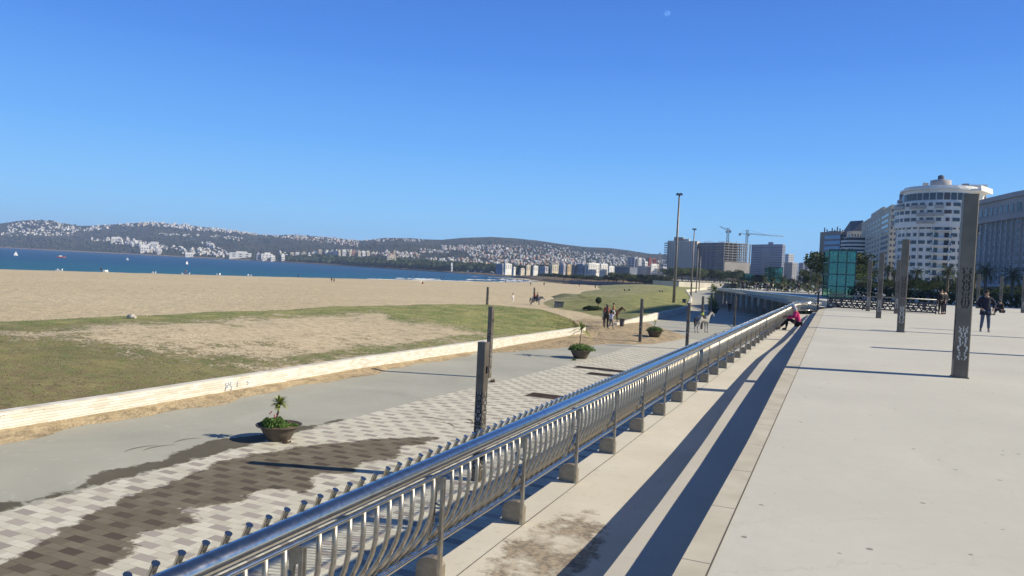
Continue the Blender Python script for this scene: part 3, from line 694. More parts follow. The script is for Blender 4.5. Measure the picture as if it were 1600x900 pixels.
# far terrace railing
fr = thing('railing', 'distant steel railing curving out over the lower promenade on the far terrace edge', 'railing', (0, 0, 0))
bp = [v for v in bulge]
MB().tube([(v.x, v.y, BT[i]) for i, v in enumerate(bp)], .06, 8).build('handrail', M_STEEL, fr)
MB().tube([(v.x, v.y, BT[i]-.12-.3*(1-i/len(bp))) for i, v in enumerate(bp)], .02, 5).build('lower_rail', M_STEEL, fr)
mb = MB()
for v in dense([Vector((v.x, v.y, BT[i])) for i, v in enumerate(bp)], .30): mb.box(v.x-.02, v.x+.02, v.y-.02, v.y+.02, -.54 if v.z > .2 else v.z-.45, v.z)
mb.build('baluster', M_BAR, fr, kind='stuff')
# corner post and lattice fence across the terrace
M_DARK = mat('dark_painted_metal', (0.045, 0.045, 0.05), .5, var=.2, scale=5)
M_GREYM = mat('grey_painted_metal', (0.20, 0.20, 0.20), .45, metal=.5, var=.2, scale=5)
t = thing('corner_post', 'thin dark metal post at the far corner of the steps where the terrace fence begins', 'post', (-.97, 51.5, 0))
MB().box(-.06, .06, -.06, .06, -.5, 1.15).build('shaft', M_DARK, t); MB().box(-.09, .09, -.09, .09, 1.15, 1.2).build('cap', M_DARK, t)
def lattice(name_label, A, B, h, seed):
    A = Vector((*A, 0)); B = Vector((*B, 0)); Ld = (B-A).length; rz = atan2((B-A).y, (B-A).x)
    t = thing('lattice_fence', name_label, 'fence', A, rz); rnd = random.Random(seed)
    MB().tube([(0, 0, h), (Ld, 0, h)], .045, 8).build('top_rail', M_GREYM, t)
    MB().box(0, Ld, -.04, .04, .06, .16).build('bottom_rail', M_DARK, t)
    n = int(Ld/2.0)
    for i in range(n+1):
        MB().box(-.035, .035, -.04, .04, 0, h-.03).build('post', M_DARK, t, loc=(Ld*i/n, 0, 0))
    for i in range(n):
        mb = MB(); x0 = Ld*i/n+.05; x1 = Ld*(i+1)/n-.05
        mb.box(x0, x1, -.015, .015, h-.22, h-.18)
        x = x0
        while x < x1-.1:                                 # zigzag flats with cut-out diamonds
            for (za, zb) in ((.16, .5), (.5, h-.2)):
                mb.tube([(x, 0, za), (x+.17, 0, zb)], .034, 4); mb.tube([(x+.34, 0, za), (x+.17, 0, zb)], .034, 4)
            if rnd.random() < .8: mb.box(x+.02, x+.2+rnd.random()*.1, -.01, .01, .42+rnd.random()*.1, .58+rnd.random()*.16)
            if rnd.random() < .6: mb.box(x+.1, x+.28, -.01, .01, .2, .3+rnd.random()*.1)
            x += .34
        for zz in (.32, .48, .64): mb.box(x0, x1, -.014, .014, zz, zz+.09)
        mb.build('panel', M_DARK, t)
pa = G(1282, 480, 0); pb = G(1462, 491, 0)
lattice('grey lattice fence of pierced metal panels running across the far end of the terrace', (-.45, 57.5), (pb.x, pb.y), .98, 3)

# ------------------------------------------------------------------ pierced light pillars
M_PIL = mat('weathered_grey_steel', (0.145, 0.125, 0.10), .5, metal=.35, var=.18, scale=2.5, bump=.05)
M_ORN = mat('pale_ornament', (0.62, 0.60, 0.55), .6, var=.1)
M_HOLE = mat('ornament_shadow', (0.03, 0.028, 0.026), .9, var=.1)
def pillar_mesh():
    b = MB(); w, d, t_, H_ = .125, .15, .012, 3.5
    # hollow square shaft with bevelled corners
    q = .015; pol = [(-w+q,-d),(w-q,-d),(w,-d+q),(w,d-q),(w-q,d),(-w+q,d),(-w,d-q),(-w,-d+q)]
    b.prism(pol, 0, H_); b.prism([(x*1.02, y*1.02) for x, y in pol], H_-.03, H_+.004)
    b.box(-w-.015, w+.015, -d-.015, d+.015, 0, .02)
    return b
def ornament(b, z0, z1, full, sx, d, w, seed, axis):
    """pierced arabesque: pairs of small lozenges mirrored about the centre line"""
    rnd = random.Random(seed); z = z0
    def loz(u, zc, a, h, rot):
        pts = [(-a, 0), (0, -h), (a, 0), (0, h)]
        P = [(u+x*cos(rot)-y*sin(rot), zc+x*sin(rot)+y*cos(rot)) for x, y in pts]
        for s in (-1, 1):
            off = s*(d+.003) if axis == 'y' else s*(w+.003)
            base = s*(d-.02) if axis == 'y' else s*(w-.02)
            M = Matrix(((1,0,0,0),(0,0,1,0),(0,1,0,0),(0,0,0,1))) if axis == 'y' else Matrix(((0,0,1,0),(1,0,0,0),(0,1,0,0),(0,0,0,1)))
            lo, hi = min(off, base), max(off, base); b.prism(P, lo, hi, M)
    while z < z1:
        a = rnd.uniform(.012, .02); h = rnd.uniform(.022, .045); u = rnd.uniform(.03, sx)
        r = rnd.uniform(-.8, .8)
        loz(u, z, a, h, r); loz(-u, z, a, h, -r)
        if rnd.random() < .5: loz(0, z+.01, a*.9, h*.8, 0)
        z += rnd.uniform(.028, .05) if full else rnd.uniform(.03, .05)
pm = mesh_of(pillar_mesh(), 'shaft', M_PIL)
ob = MB(); ornament(ob, .36, .98, False, .075, .15, .125, 4, 'y'); om_plaza = mesh_of(ob, 'pierced_ornament', M_ORN)
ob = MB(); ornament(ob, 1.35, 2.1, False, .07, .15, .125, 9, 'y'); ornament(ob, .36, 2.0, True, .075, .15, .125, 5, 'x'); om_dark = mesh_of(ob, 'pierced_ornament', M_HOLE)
ob = MB()
for sd_ in (1, 2): ornament(ob, .3, 2.25, True, .085, .15, .125, 10+sd_, 'y'); ornament(ob, .3, 2.25, True, .10, .15, .125, 20+sd_, 'x')
om_low = mesh_of(ob, 'pierced_ornament', M_ORN)
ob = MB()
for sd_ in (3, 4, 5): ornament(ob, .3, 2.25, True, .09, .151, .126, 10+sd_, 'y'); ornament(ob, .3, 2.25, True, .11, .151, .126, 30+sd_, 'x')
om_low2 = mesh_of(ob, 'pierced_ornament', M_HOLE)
def pillar(p, label, low=False, rz=0.0, group='pierced light pillars', sc=1.0):
    t = thing('light_pillar', label, 'light pillar', p, rz, group); t.scale = (.88, .88, sc) if low else (1, 1, sc)
    inst('shaft', pm, t)
    if low: inst('pierced_ornament', om_low, t); inst('pierced_ornament', om_low2, t)
    else: inst('pierced_ornament', om_plaza, t); inst('pierced_ornament', om_dark, t)
    mb = MB().box(.13, .17, -.03, .03, 2.78, 2.90).ball((.15, 0, 2.76), .035, 8, 5); mb.build('spotlight', M_DARK, t)
    return t
PG = 'pierced steel light pillars on the upper terrace'
for p, l in (((2.27, 16.45, 0), 'nearest tall square steel pillar with white cut-out ornament, at the right of the terrace'),
             ((2.34, 31.5, 0), 'second square steel pillar of the terrace row, left of the big nearest one'),
             ((2.2, 44.3, 0), 'third square steel pillar of the terrace row, counting from the nearest'),
             ((2.1, 56.0, 0), 'fourth square steel pillar of the terrace row, just in front of the lattice fence'),
             ((3.69, 54.0, 0), 'steel pillar half hidden behind the second pillar of the terrace row'),
             ((13.33, 88.0, 0), 'steel pillar peeping out behind the right side of the nearest big pillar'),
             ((16.4, 94.4, 0), 'small far steel pillar to the right of the standing hooded person'),
             ((15.3, 78.2, 0), 'small far steel pillar at the right picture edge')): pillar(p, l, group=PG)
pillar((6.75, 24.4, 0), 'steel pillar of the second terrace row whose shadow crosses the paving at the right', group=PG)
pillar((7.1, 33.6, 0), 'steel pillar of the second terrace row just outside the right edge, throwing the farther shadow', group=PG)
LG = 'pierced steel light pillars on the lower promenade'
for p, l in (((-8.02, 16.75, LOW), 'nearest dark pierced pillar of the lower promenade, seen through the steel railing'),
             (tuple(G(1000, 535, LOW)), 'pierced pillar on the promenade between the two smaller planters, by the sand drift'),
             (tuple(G(1073, 546, LOW)), 'pierced pillar on the promenade rising right behind the handrail near the grey horse'),
             (tuple(G(1096, 514, LOW)), 'thin pillar on the promenade directly behind the grey horse'),
             (tuple(G(1147, 511, LOW)), 'thin pillar on the promenade standing in the broad shadow close to the railing'),
             (tuple(G(1110, 498, LOW)), 'thin pillar at the near end of the row of small palm planters')): pillar(p, l, True, group=LG)
q = G(768, 479, -.2); pillar((q.x, q.y, LOW), 'middle one of the three pillars lined up on the left, its foot hidden by the nearest', True, group=LG)
q = AT(762.5, 448.5, 88); pillar((q.x, q.y, q.z-3.5), 'farthest of the three pillars lined up on the left, standing on the beach beyond the grass crest', True, group=LG)
q = G(834, 474, -3.9); pillar((q.x, q.y, -4.0), 'pillar on the beach right behind the white horse and its riders', True, sc=.80, group=LG)
BG = 'dark square bollard posts on the beach'
bpm = mesh_of(MB().box(-.16, .16, -.16, .16, 0, 2.15), 'bollard', M_PIL)
for px, py, h, l in ((975.5, 463, 1.0, 'left one of the pair of dark posts on the sand behind the far grass bank'), (982.5, 463, 1.02, 'right one of the pair of dark posts on the sand behind the far grass bank'),
                  (1030.5, 459, .55, 'left one of the two short distant posts on the sand left of the tall mast'), (1034.5, 459.3, .55, 'right one of the two short distant posts on the sand left of the tall mast')):
    q = AT(px, py, 186); q.z -= .35
    inst('beach_post', bpm, None, q, sc=(1, 1, h), label=l, cat='post', group=BG)

# ------------------------------------------------------------------ light masts
M_MAST = mat('galvanised_mast', (0.22, 0.20, 0.18), .5, metal=.3, var=.15, scale=1)
def mast(px, pyb, pyt, D, label, w_=.17):
    b = AT(px, pyb, D); top = AT(px, pyt, D); H_ = top.z-b.z
    t = thing('light_mast', label, 'light mast', b, 0, 'tall light masts along the grass banks')
    MB().tube([(0, 0, -.5), (0, 0, H_*.5), (0, 0, H_)], [w_, w_*.78, w_*.5], 10).build('pole', M_MAST, t)
    mb = MB().tube([(-.5, 0, H_-.3), (.5, 0, H_-.3)], .05, 6); mb.build('crossarm', M_DARK, t)
    for s in (-1, 1):
        MB().box(-.22, .22, -.18, .12, -.16, .12, Matrix.Translation((s*.35, 0, H_-.1)) @ Matrix.Rotation(.5*s, 4, 'Y')).build('floodlight', M_DARK, t)
    MB().box(-w_*1.6, w_*1.6, -w_*1.6, w_*1.6, -.4, .25).build('base', M_WALLC, t)
mast(1052.5, 475, 302, 132, 'tallest nearest light mast standing at the front edge of the far grass bank', .27)
mast(1079.5, 463, 357, 200, 'second tall light mast, right of the tallest, at the end of the grass bank', .24)
mast(1087.5, 457.5, 386, 290, 'third light mast, thin and far, right of the second', .24)
mast(1092, 456, 398, 340, 'fourth light mast, thinnest of the row to the right', .24)
mast(1028.5, 447.5, 395, 400, 'dark far light mast left of the tallest, near the tree line', .32)
mast(1025.5, 447.5, 410, 470, 'pale far light mast just left of the dark far one', .26)
mast(1049, 449, 422, 480, 'short far mast seen beside the foot of the tallest mast', .24)
mast(983.5, 444, 415, 430, 'thin far mast in front of the dark sloping-front building', .22)

# ------------------------------------------------------------------ bins, blocks, stones
q = G(872.5, 483, -3.9); t = thing('litter_container', 'dark grey square container tilted on the sand beside the white horse', 'container', (q.x, q.y, -3.9), .5)
M_BIN = mat('dark_grey_plastic', (0.10, 0.105, 0.115), .6, var=.2); M_BIN2 = mat('black_plastic', (0.03, 0.03, 0.032), .6, var=.2)
MB().box(-.62, .62, -.5, .5, .05, 1.05, Matrix.Rotation(.06, 4, 'Y')).build('body', M_BIN, t)
MB().box(-.66, .66, -.54, .54, 1.055, 1.14, Matrix.Rotation(.06, 4, 'Y')).build('rim', M_BIN2, t)
q = G(971.5, 511, LOW); t = thing('litter_bin', 'small dark round bin with wide lid on the sand drift right of the white-shirted walker', 'bin', (q.x, q.y, LOW+.05))
MB().lathe([(.2, 0), (.24, .3), (.26, .75)], 14, capb=True).build('body', M_BIN, t)
MB().lathe([(.0, .86), (.3, .85), (.62, .83), (.62, .79), (.25, .76)], 14).build('lid', M_PIL, t)
q = G(205, 498, -2.35)
rk = MB().ball((0, 0, .12), .22, 9, 6, (1.35, .9, .8), .14); rk.ball((.2, .05, .1), .14, 7, 5, (1, 1, .8), .14)
rk.build('rock', mat('pale_rock', (0.45, 0.42, 0.37), .9, var=.25, scale=4, bump=.6), label='pale boulder lying on the crest of the near grass bank', cat='rock', loc=q)
q = G(1069, 473, -2.9); t = thing('concrete_block', 'small dark box-like block at the foot of the tallest mast', 'block', (q.x, q.y, q.z))
MB().box(-.3, .3, -.3, .3, -.3, .65).build('body', M_BIN, t); MB().box(-.36, .36, -.36, .36, .655, .72).build('cap', M_BIN2, t)
# graffiti on the stone wall
M_SPRAY = mat('blue_spray_paint', (0.25, 0.38, 0.62), .8, var=.2, scale=9)
mb = MB(); yy0 = 21.6
for pts in ([(0, .42), (.03, .30), (-.02, .12)], [(.12, .45), (.16, .36), (.10, .26), (.02, .24)], [(.30, .44), (.22, .32), (.33, .22), (.26, .10)], [(.62, .40), (.60, .2)], [(1.1, .36), (1.2, .30), (1.15, .2)]):
    mb.tube([(-21.22, yy0+a, LOW+z_+.06) for a, z_ in pts], .012, 4)
mb.build('graffiti', M_SPRAY, label='blue sprayed squiggle on the white stone wall', cat='graffiti')

# ------------------------------------------------------------------ planters
M_POT = mat('dark_brown_bowl', (0.085, 0.07, 0.055), .8, var=.2, scale=3, bump=.2)
M_SOIL = mat('dry_soil', (0.13, 0.085, 0.06), 1, var=.4, scale=8, bump=.8)
M_LEAF = mat('leafy_green', (0.075, 0.14, 0.028), .7, var=.4, scale=14, spec=.3)
M_LEAF2 = mat('yellow_green_blade', (0.24, 0.28, 0.07), .6, var=.35, scale=6, spec=.3)
M_STEM = mat('brown_stem', (0.15, 0.11, 0.07), .9, var=.3, scale=9)
M_FLOW = mat('pink_flower', (0.55, 0.14, 0.16), .7, var=.2)
def leaves(mb, c, rad, n, size, rnd, sq=.8, full=False):
    for _ in range(n):
        while True:
            v = Vector((rnd.uniform(-1, 1), rnd.uniform(-1, 1), rnd.uniform(-1 if full else 0, 1)))
            if v.length < 1: break
        p = Vector(c)+Vector((v.x*rad[0], v.y*rad[1], v.z*rad[2]))
        s = size*rnd.uniform(.6, 1.3); a = Vector((rnd.gauss(0, 1), rnd.gauss(0, 1), rnd.gauss(0, 1))).normalized(); b = a.orthogonal().normalized()
        c_ = a.cross(b)
        mb.add([p-b*s*.5, p+a*s*.9-c_*s*.25, p+b*s*.5, p-a*s*.6+c_*s*.2], [(0, 1, 2, 3)])
def planter(p, R, hh, label, shrub, palm, low_leaf, rz, seed, flowers=0):
    rnd = random.Random(seed); t = thing('planter_bowl', label, 'planter', p, rz, 'round bowl planters on the lower promenade'); k = R/.85
    MB().lathe([(.38*k, 0), (.44*k, .05*hh), (.60*k, .55*hh), (.70*k, .86*hh), (.84*k, .93*hh), (.86*k, 1.0*hh), (.80*k, 1.0*hh), (.72*k, .9*hh), (.0, .9*hh)], 28, capb=True).build('bowl', M_POT, t)
    s = MB(); s.lathe([(.72*k, .905*hh), (.5*k, .96*hh), (.2*k, .99*hh), (.0, 1.0*hh)], 20); s.build('soil', M_SOIL, t)
    mb = MB()
    for (x, y, r, h, n) in shrub: leaves(mb, (x*k, y*k, hh*.93), (r*k, r*k, h), n, .055, rnd)
    mb.build('shrub', M_LEAF, t)
    if flowers:
        mb = MB()
        for _ in range(flowers): a = rnd.uniform(-.45, -.1); mb.ball((a*k, rnd.uniform(-.3, .1), hh+rnd.uniform(.2, .34)), .028, 6, 4)
        mb.build('flower', M_FLOW, t)
    if palm:
        x, y, H_, L_, n = palm; top = Vector((x+.05, y, hh+H_))
        MB().tube([(x-.03, y, hh*.95), (x-.01, y, hh+H_*.4), (x+.05, y, hh+H_)], [.035, .028, .03], 7).build('stem', M_STEM, t)
        mb = MB()
        for i in range(n):
            a = rnd.uniform(0, 2*pi); el = rnd.uniform(-.45, 1.35); ln = L_*rnd.uniform(.75, 1.1)
            d = Vector((cos(a)*cos(el), sin(a)*cos(el), sin(el))); side = d.cross(Vector((0, 0, 1))).normalized() if abs(d.z) < .98 else Vector((1, 0, 0))
            dr = -low_leaf*ln
            p0 = top; p1 = top+d*ln*.5+Vector((0, 0, dr*.15)); p2 = top+d*ln+Vector((0, 0, dr*.7)); w_ = .022+.012*(L_/.4)
            mb.add([p0-side*w_*.6, p0+side*w_*.6, p1-side*w_, p1+side*w_, p2], [(0, 1, 3, 2), (2, 3, 4)])
        mb.build('leaf_rosette', M_LEAF2, t)
    return t
planter((-14.83, 17.25, LOW), .66, .46, 'wide dark bowl planter with a spiky little palm, nearest planter on the left',
        [(-.45, -.1, .22, .22, 260), (-.1, -.25, .38, .24, 900), (.2, -.2, .3, .2, 500), (-.2, .2, .3, .22, 400), (.5, .15, .2, .06, 120)], (-.03, -.05, .62, .34, 90), .25, .2, 3, 5)
planter((-14.45, 44.3, LOW), .78, .55, 'bushy bowl planter with a thin palm and narrow drooping leaves, mid promenade',
        [(0, 0, .85, .42, 1500), (.3, -.2, .7, .34, 900), (-.5, 0, .4, .3, 500)], (-.05, 0, 1.25, 1.1, 26), .55, .7, 5)
planter(tuple(G(1022.5, 527, LOW+.05)), .8, .6, 'small bushy bowl planter on the sand drift right of the pillar',
        [(0, 0, .8, .4, 1300), (.4, 0, .5, .35, 500)], (-.05, 0, .75, .35, 20), .3, 1.3, 6)
for i, (px, py) in enumerate(((1114.5, 489), (1113, 482), (1112, 476), (1111.5, 471))):
    planter(tuple(G(px, py, LOW)), 1.0, .7, ['first', 'second', 'third', 'fourth'][i]+' of four dark palm planters lined up on the distant promenade',
            [(0, 0, .9, .8, 700), (.2, 0, .8, 1.3, 500), (0, 0, .5, 2.2, 500)], (0, 0, 3.0, 1.1, 50), .5, .4*i, 20+i)
# weeds and small plants
def weed(p, label, n, L_, seed, m=None):
    rnd = random.Random(seed); mb = MB()
    for _ in range(n):
        a = rnd.uniform(0, 2*pi); el = rnd.uniform(.3, 1.4); d = Vector((cos(a)*cos(el), sin(a)*cos(el), sin(el)))*L_*rnd.uniform(.5, 1.1); s = d.cross(Vector((0, 0, 1))).normalized()*.012*(1+L_)
        b = Vector((rnd.uniform(-.1, .1), rnd.uniform(-.1, .1), 0)); mb.add([b-s, b+s, b+d*.6+s, b+d], [(0, 1, 2, 3)])
    mb.build('weed', m or M_LEAF2, label=label, cat='weed', loc=p)
weed(tuple(G(982, 590, LOW)), 'spiky yellow-green plant sticking up just behind the handrail', 40, .55, 1)
weed(tuple(G(769, 597, LOW)), 'dry yellow weed at the foot of the middle pillar', 60, .22, 2, M_STEM)
weed(tuple(G(897, 563, LOW)), 'low weed growing at the foot of the bushy planter', 60, .16, 3, M_LEAF)
weed(tuple(G(1117, 524, LOW)), 'small green weed on the pale paving near the grey horse', 40, .3, 4, M_LEAF)
weed(tuple(G(447, 692, LOW)), 'dry tuft under the nearest bowl planter', 70, .12, 6, M_STEM)

# ------------------------------------------------------------------ people and horses
def skin_mesh(name, V, E, R, m, root=0, sub=1):
    me = bpy.data.meshes.new('tmp_skin'); me.from_pydata([tuple(v) for v in V], E, []); me.update()
    o = bpy.data.objects.new('tmp_skin', me); col.objects.link(o)
    sk = o.modifiers.new('s', 'SKIN'); sk.use_smooth_shade = True
    ss = o.modifiers.new('u', 'SUBSURF'); ss.levels = sub; ss.render_levels = sub
    for i, r in enumerate(R):
        d = me.skin_vertices[0].data[i]; d.radius = (r, r) if not isinstance(r, tuple) else r; d.use_root = (i == root)
    dg = bpy.context.evaluated_depsgraph_get(); dg.update()
    out = bpy.data.meshes.new_from_object(o.evaluated_get(dg)); out.name = name
    out.materials.clear(); out.materials.append(m)
    for p in out.polygons: p.use_smooth = True
    bpy.data.objects.remove(o); bpy.data.meshes.remove(me)
    return out
M_SKIN = mat('skin', (0.34, 0.20, 0.13), .6, var=.08)
def cloth(name, c): return mat(name, c, .9, var=.18, scale=9, bump=.3)
C_NAVY = cloth('navy_cloth', (0.012, 0.014, 0.032)); C_JEAN = cloth('blue_jeans', (0.07, 0.09, 0.15)); C_BLACK = cloth('black_cloth', (0.014, 0.013, 0.016))
C_PINK = cloth('magenta_jacket', (0.62, 0.035, 0.16)); C_RED = cloth('red_cloth', (0.42, 0.06, 0.05)); C_LILAC = cloth('pale_lilac_cloth', (0.62, 0.60, 0.72))
C_GREY = cloth('grey_trousers', (0.20, 0.20, 0.22)); C_WHITE = cloth('white_cloth', (0.72, 0.70, 0.66)); C_OCHRE = cloth('ochre_cloth', (0.45, 0.24, 0.10))
C_SCARF = cloth('grey_headscarf', (0.42, 0.42, 0.45)); M_HAIR = cloth('dark_hair', (0.02, 0.015, 0.012)); M_SHOE = mat('pale_shoe', (0.6, 0.6, 0.6), .7); M_BSHOE = mat('black_shoe', (0.02, 0.02, 0.02), .5)
M_EYE = mat('dark_eye', (0.02, 0.015, 0.01), .3)
POSES = {
 'stand': dict(pel=(0,0,.95), ch=(0,-.01,1.25), nb=(0,0,1.44), hd=(0,-.02,1.60), sh=.185, el=[(-.25,.03,1.14),(.25,.03,1.14)], wr=[(-.26,-.06,.90),(.26,-.06,.90)],
               hip=.09, kn=[(-.10,-.02,.50),(.10,-.02,.50)], an=[(-.11,.02,.08),(.11,.02,.08)]),
 'walk': dict(pel=(0,0,.94), ch=(0,-.03,1.25), nb=(0,-.04,1.44), hd=(0,-.08,1.60), sh=.18, el=[(-.24,.10,1.15),(.24,-.08,1.15)], wr=[(-.24,.05,.92),(.25,-.25,.96)],
               hip=.09, kn=[(-.09,-.18,.53),(.09,.02,.50)], an=[(-.09,-.22,.10),(.09,.28,.16)]),
 'pockets': dict(pel=(0,0,.95), ch=(0,-.01,1.25), nb=(0,0,1.44), hd=(0,-.03,1.60), sh=.20, el=[(-.32,.04,1.16),(.34,.04,1.16)], wr=[(-.22,-.14,.98),(.24,-.12,.98)],
               hip=.09, kn=[(-.11,-.02,.50),(.12,-.03,.50)], an=[(-.15,.0,.08),(.15,.0,.08)]),
 'sit': dict(pel=(0,.02,.37), ch=(0,-.05,.66), nb=(0,-.12,.86), hd=(0,-.22,1.00), sh=.17, el=[(-.25,-.16,.60),(.25,-.16,.60)], wr=[(-.12,-.46,.60),(.12,-.48,.56)],
               hip=.10, kn=[(-.13,-.42,.52),(.12,-.40,.50)], an=[(-.12,-.46,.09),(.12,-.74,.12)]),
 'ride': dict(pel=(0,0,0), ch=(0,-.02,.30), nb=(0,-.04,.49), hd=(0,-.07,.65), sh=.18, el=[(-.26,-.04,.20),(.26,-.04,.20)], wr=[(-.12,-.30,.16),(.12,-.30,.16)],
               hip=.12, kn=[(-.33,-.20,-.26),(.33,-.20,-.26)], an=[(-.38,-.06,-.66),(.38,-.06,-.66)]),
}
CACHE = {}
def person(loc, rz, pose, label, top, legs, head=None, shoe=None, sc=1.0, group=None, long_coat=False, cat='person', fine=True):
    P = POSES[pose]; t = thing('person', label, cat, loc, rz, group); t.scale = (sc, sc, sc)
    V_ = Vector; pel, ch, nb, hd = (V_(P[q]) for q in ('pel', 'ch', 'nb', 'hd'))
    up = (hd-nb).normalized()
    key = ('b', pose)
    if key not in CACHE:
        V = [pel, ch, nb, nb.lerp(hd, .45), hd, hd+up*.09]; E = [(0,1),(1,2),(2,3),(3,4),(4,5)]; R = [(.15,.10),(.155,.11),(.09,.08),.055,(.082,.095),(.07,.078)]
        face = V_((0, -1, 0)); face = (face-up*face.dot(up)).normalized()
        V += [hd+face*.055-up*.055]; E += [(4, 6)]; R += [.045]          # jaw
        for s in (0, 1):
            sg = -1 if s == 0 else 1; b = len(V)
            hipv = pel+V_((sg*P['hip'], 0, -.06)); shv = nb+V_((sg*P['sh'], 0, -.05)); an = V_(P['an'][s]); wr = V_(P['wr'][s]); el = V_(P['el'][s])
            d = (wr-el).normalized()
            V += [hipv, V_(P['kn'][s]), an, an+V_((sg*.02, -.15, -.05))]; E += [(0, b), (b, b+1), (b+1, b+2), (b+2, b+3)]; R += [.095, .062, .042, .036]
            V += [shv, el, wr, wr+d*.06]; E += [(2, b+4), (b+4, b+5), (b+5, b+6), (b+6, b+7)]; R += [.062, .045, .03, (.036,.022)]
            side = d.cross(V_((0, -1, 0.2))).normalized()
            for f, ln in ((-1.5, .065), (-.5, .08), (.5, .075), (1.5, .06)):
                n = len(V); V += [wr+d*.10+side*f*.016, wr+d*(.10+ln)+side*f*.02+V_((0, -.02, 0))]; E += [(b+7, n), (n, n+1)]; R += [.009, .007]
            n = len(V); V += [wr+d*.05+side*(-.04), wr+d*.09+side*(-.055)]; E += [(b+6, n), (n, n+1)]; R += [.011, .009]
        CACHE[key] = skin_mesh('body', V, E, R, M_SKIN, 0, 1)
    body = inst('body', CACHE[key], t)
    def piece(nm, V, E, R, m):
        kk = (nm, pose, m.name, long_coat)
        if kk not in CACHE: CACHE[kk] = skin_mesh(nm, V, E, R, m, 0, 1)
        return inst(nm, CACHE[kk], t)
    V = [pel+V_((0, 0, -.02)), ch, nb+V_((0, 0, -.03))]; E = [(0,1),(1,2)]; R = [(.18,.13),(.185,.14),(.12,.10)]
    for s in (0, 1):
        sg = -1 if s == 0 else 1; b = len(V); shv = nb+V_((sg*P['sh'], 0, -.05)); el = V_(P['el'][s]); wr = V_(P['wr'][s])
        V += [shv, el, el.lerp(wr, .93)]; E += [(2, b), (b, b+1), (b+1, b+2)]; R += [.085, .068, .048]
    if long_coat:
        mb = MB().lathe([(.15, .16), (.185, .05), (.215, -.12), (.225, -.24), (.20, -.24), (.15, .0)], 16, (0, 0, pel.z)); mb.v = [(x, y*.72, z) for x, y, z in mb.v]; mb.build('coat_skirt', top, t)
        MB().ball((0, .07, 1.47), .13, 10, 6, (1.15, .8, .7)).build('hood', top, t)
    piece('jacket', V, E, R, top)
    V = [pel+V_((0, 0, -.02))]; E = []; R = [(.155,.115)]
    for s in (0, 1):
        sg = -1 if s == 0 else 1; b = len(V); hipv = pel+V_((sg*P['hip'], 0, -.06)); an = V_(P['an'][s]); kn = V_(P['kn'][s])
        V += [hipv, kn, kn.lerp(an, .9)]; E += [(0, b), (b, b+1), (b+1, b+2)]; R += [.105, .075, .055]
    piece('trousers', V, E, R, legs)
    face = V_((0, -1, 0)); face = (face-up*face.dot(up)).normalized(); sd = up.cross(face)
    kk = ('hair', pose, (head or M_HAIR).name)
    if kk not in CACHE:
        mb = MB(); c = hd+up*.050-face*.045; mb.ball(c, .100, 12, 8, (1, 1.0, 1.05))
        if head is not None: mb.ball(hd-up*.10-face*.03, .10, 10, 6, (1, .9, 1))
        CACHE[kk] = mesh_of(mb, 'hair', head or M_HAIR)
    inst('headscarf' if head is not None else 'hair', CACHE[kk], t)
    kk = ('face', pose)
    if kk not in CACHE:
        mb = MB()
        for s in (-1, 1): mb.ball(hd+face*.092+sd*s*.032+up*.012, .012, 6, 4)
        CACHE[kk] = mesh_of(mb, 'eyes', M_EYE)
        mb = MB().ball(hd+face*.10-up*.018, .014, 6, 5, (.8, 1, 1.4)).ball(hd+sd*.088, .02, 6, 4, (.5, 1, 1.5)).ball(hd-sd*.088, .02, 6, 4, (.5, 1, 1.5))
        CACHE[kk+('n',)] = mesh_of(mb, 'nose_and_ears', M_SKIN)
    if fine: inst('eyes', CACHE[kk], t); inst('nose_and_ears', CACHE[kk+('n',)], t)
    for s in (0, 1):
        an = V_(P['an'][s]); sm_ = shoe or M_BSHOE; kk = ('shoe', pose, s, sm_.name)
        if kk not in CACHE: CACHE[kk] = skin_mesh('shoe', [an+V_((0, .03, -.03)), an+V_((0, -.08, -.045)), an+V_((0, -.18, -.05))], [(0,1),(1,2)], [.05, .048, .035], sm_, 0, 1)
        inst('shoe', CACHE[kk], t)
    return t
D2 = radians
person(G(1538, 518.5, 0), D2(8), 'pockets', 'person in a dark navy coat and jeans standing right of the biggest pillar', C_NAVY, C_JEAN, None, M_SHOE, 1.0, long_coat=True)
sw = G(1257, 507, -.28)
person((-1.50, sw.y-1.2, -.54), D2(-82), 'sit', 'person in a magenta jacket and grey headscarf sitting hunched on the terrace step', C_PINK, C_BLACK, C_SCARF, M_BSHOE, 1.06)
person(G(954, 514.5, LOW+.1), D2(150), 'walk', 'person in a pale lilac shirt and grey trousers walking beside the black horse', C_LILAC, C_GREY)
person(G(1139.5, 487.5, LOW), D2(20), 'stand', 'person all in black standing alone on the distant sunny part of the lower promenade', C_BLACK, C_BLACK)
q = G(801, 474.5, -4.0)
person(q, D2(90), 'stand', 'person in white standing on the sand left of the white horse', C_WHITE, C_WHITE)
for i, (px, py, c1, c2_) in enumerate(((1469, 491, C_BLACK, C_BLACK), (1475, 491, C_BLACK, C_NAVY))):
    person(G(px, py, 0), D2(30+200*i), 'stand', ['left one of two people in black standing at the right end of the lattice fence', 'right one of two people in black standing at the right end of the lattice fence'][i], c1, c2_, fine=False)
q = G(1565, 493, 0); person((q.x, q.y, 0), D2(-60), 'sit', 'person in dark clothes crouching on the terrace at the far right behind the hooded one', C_BLACK, C_NAVY, fine=False)
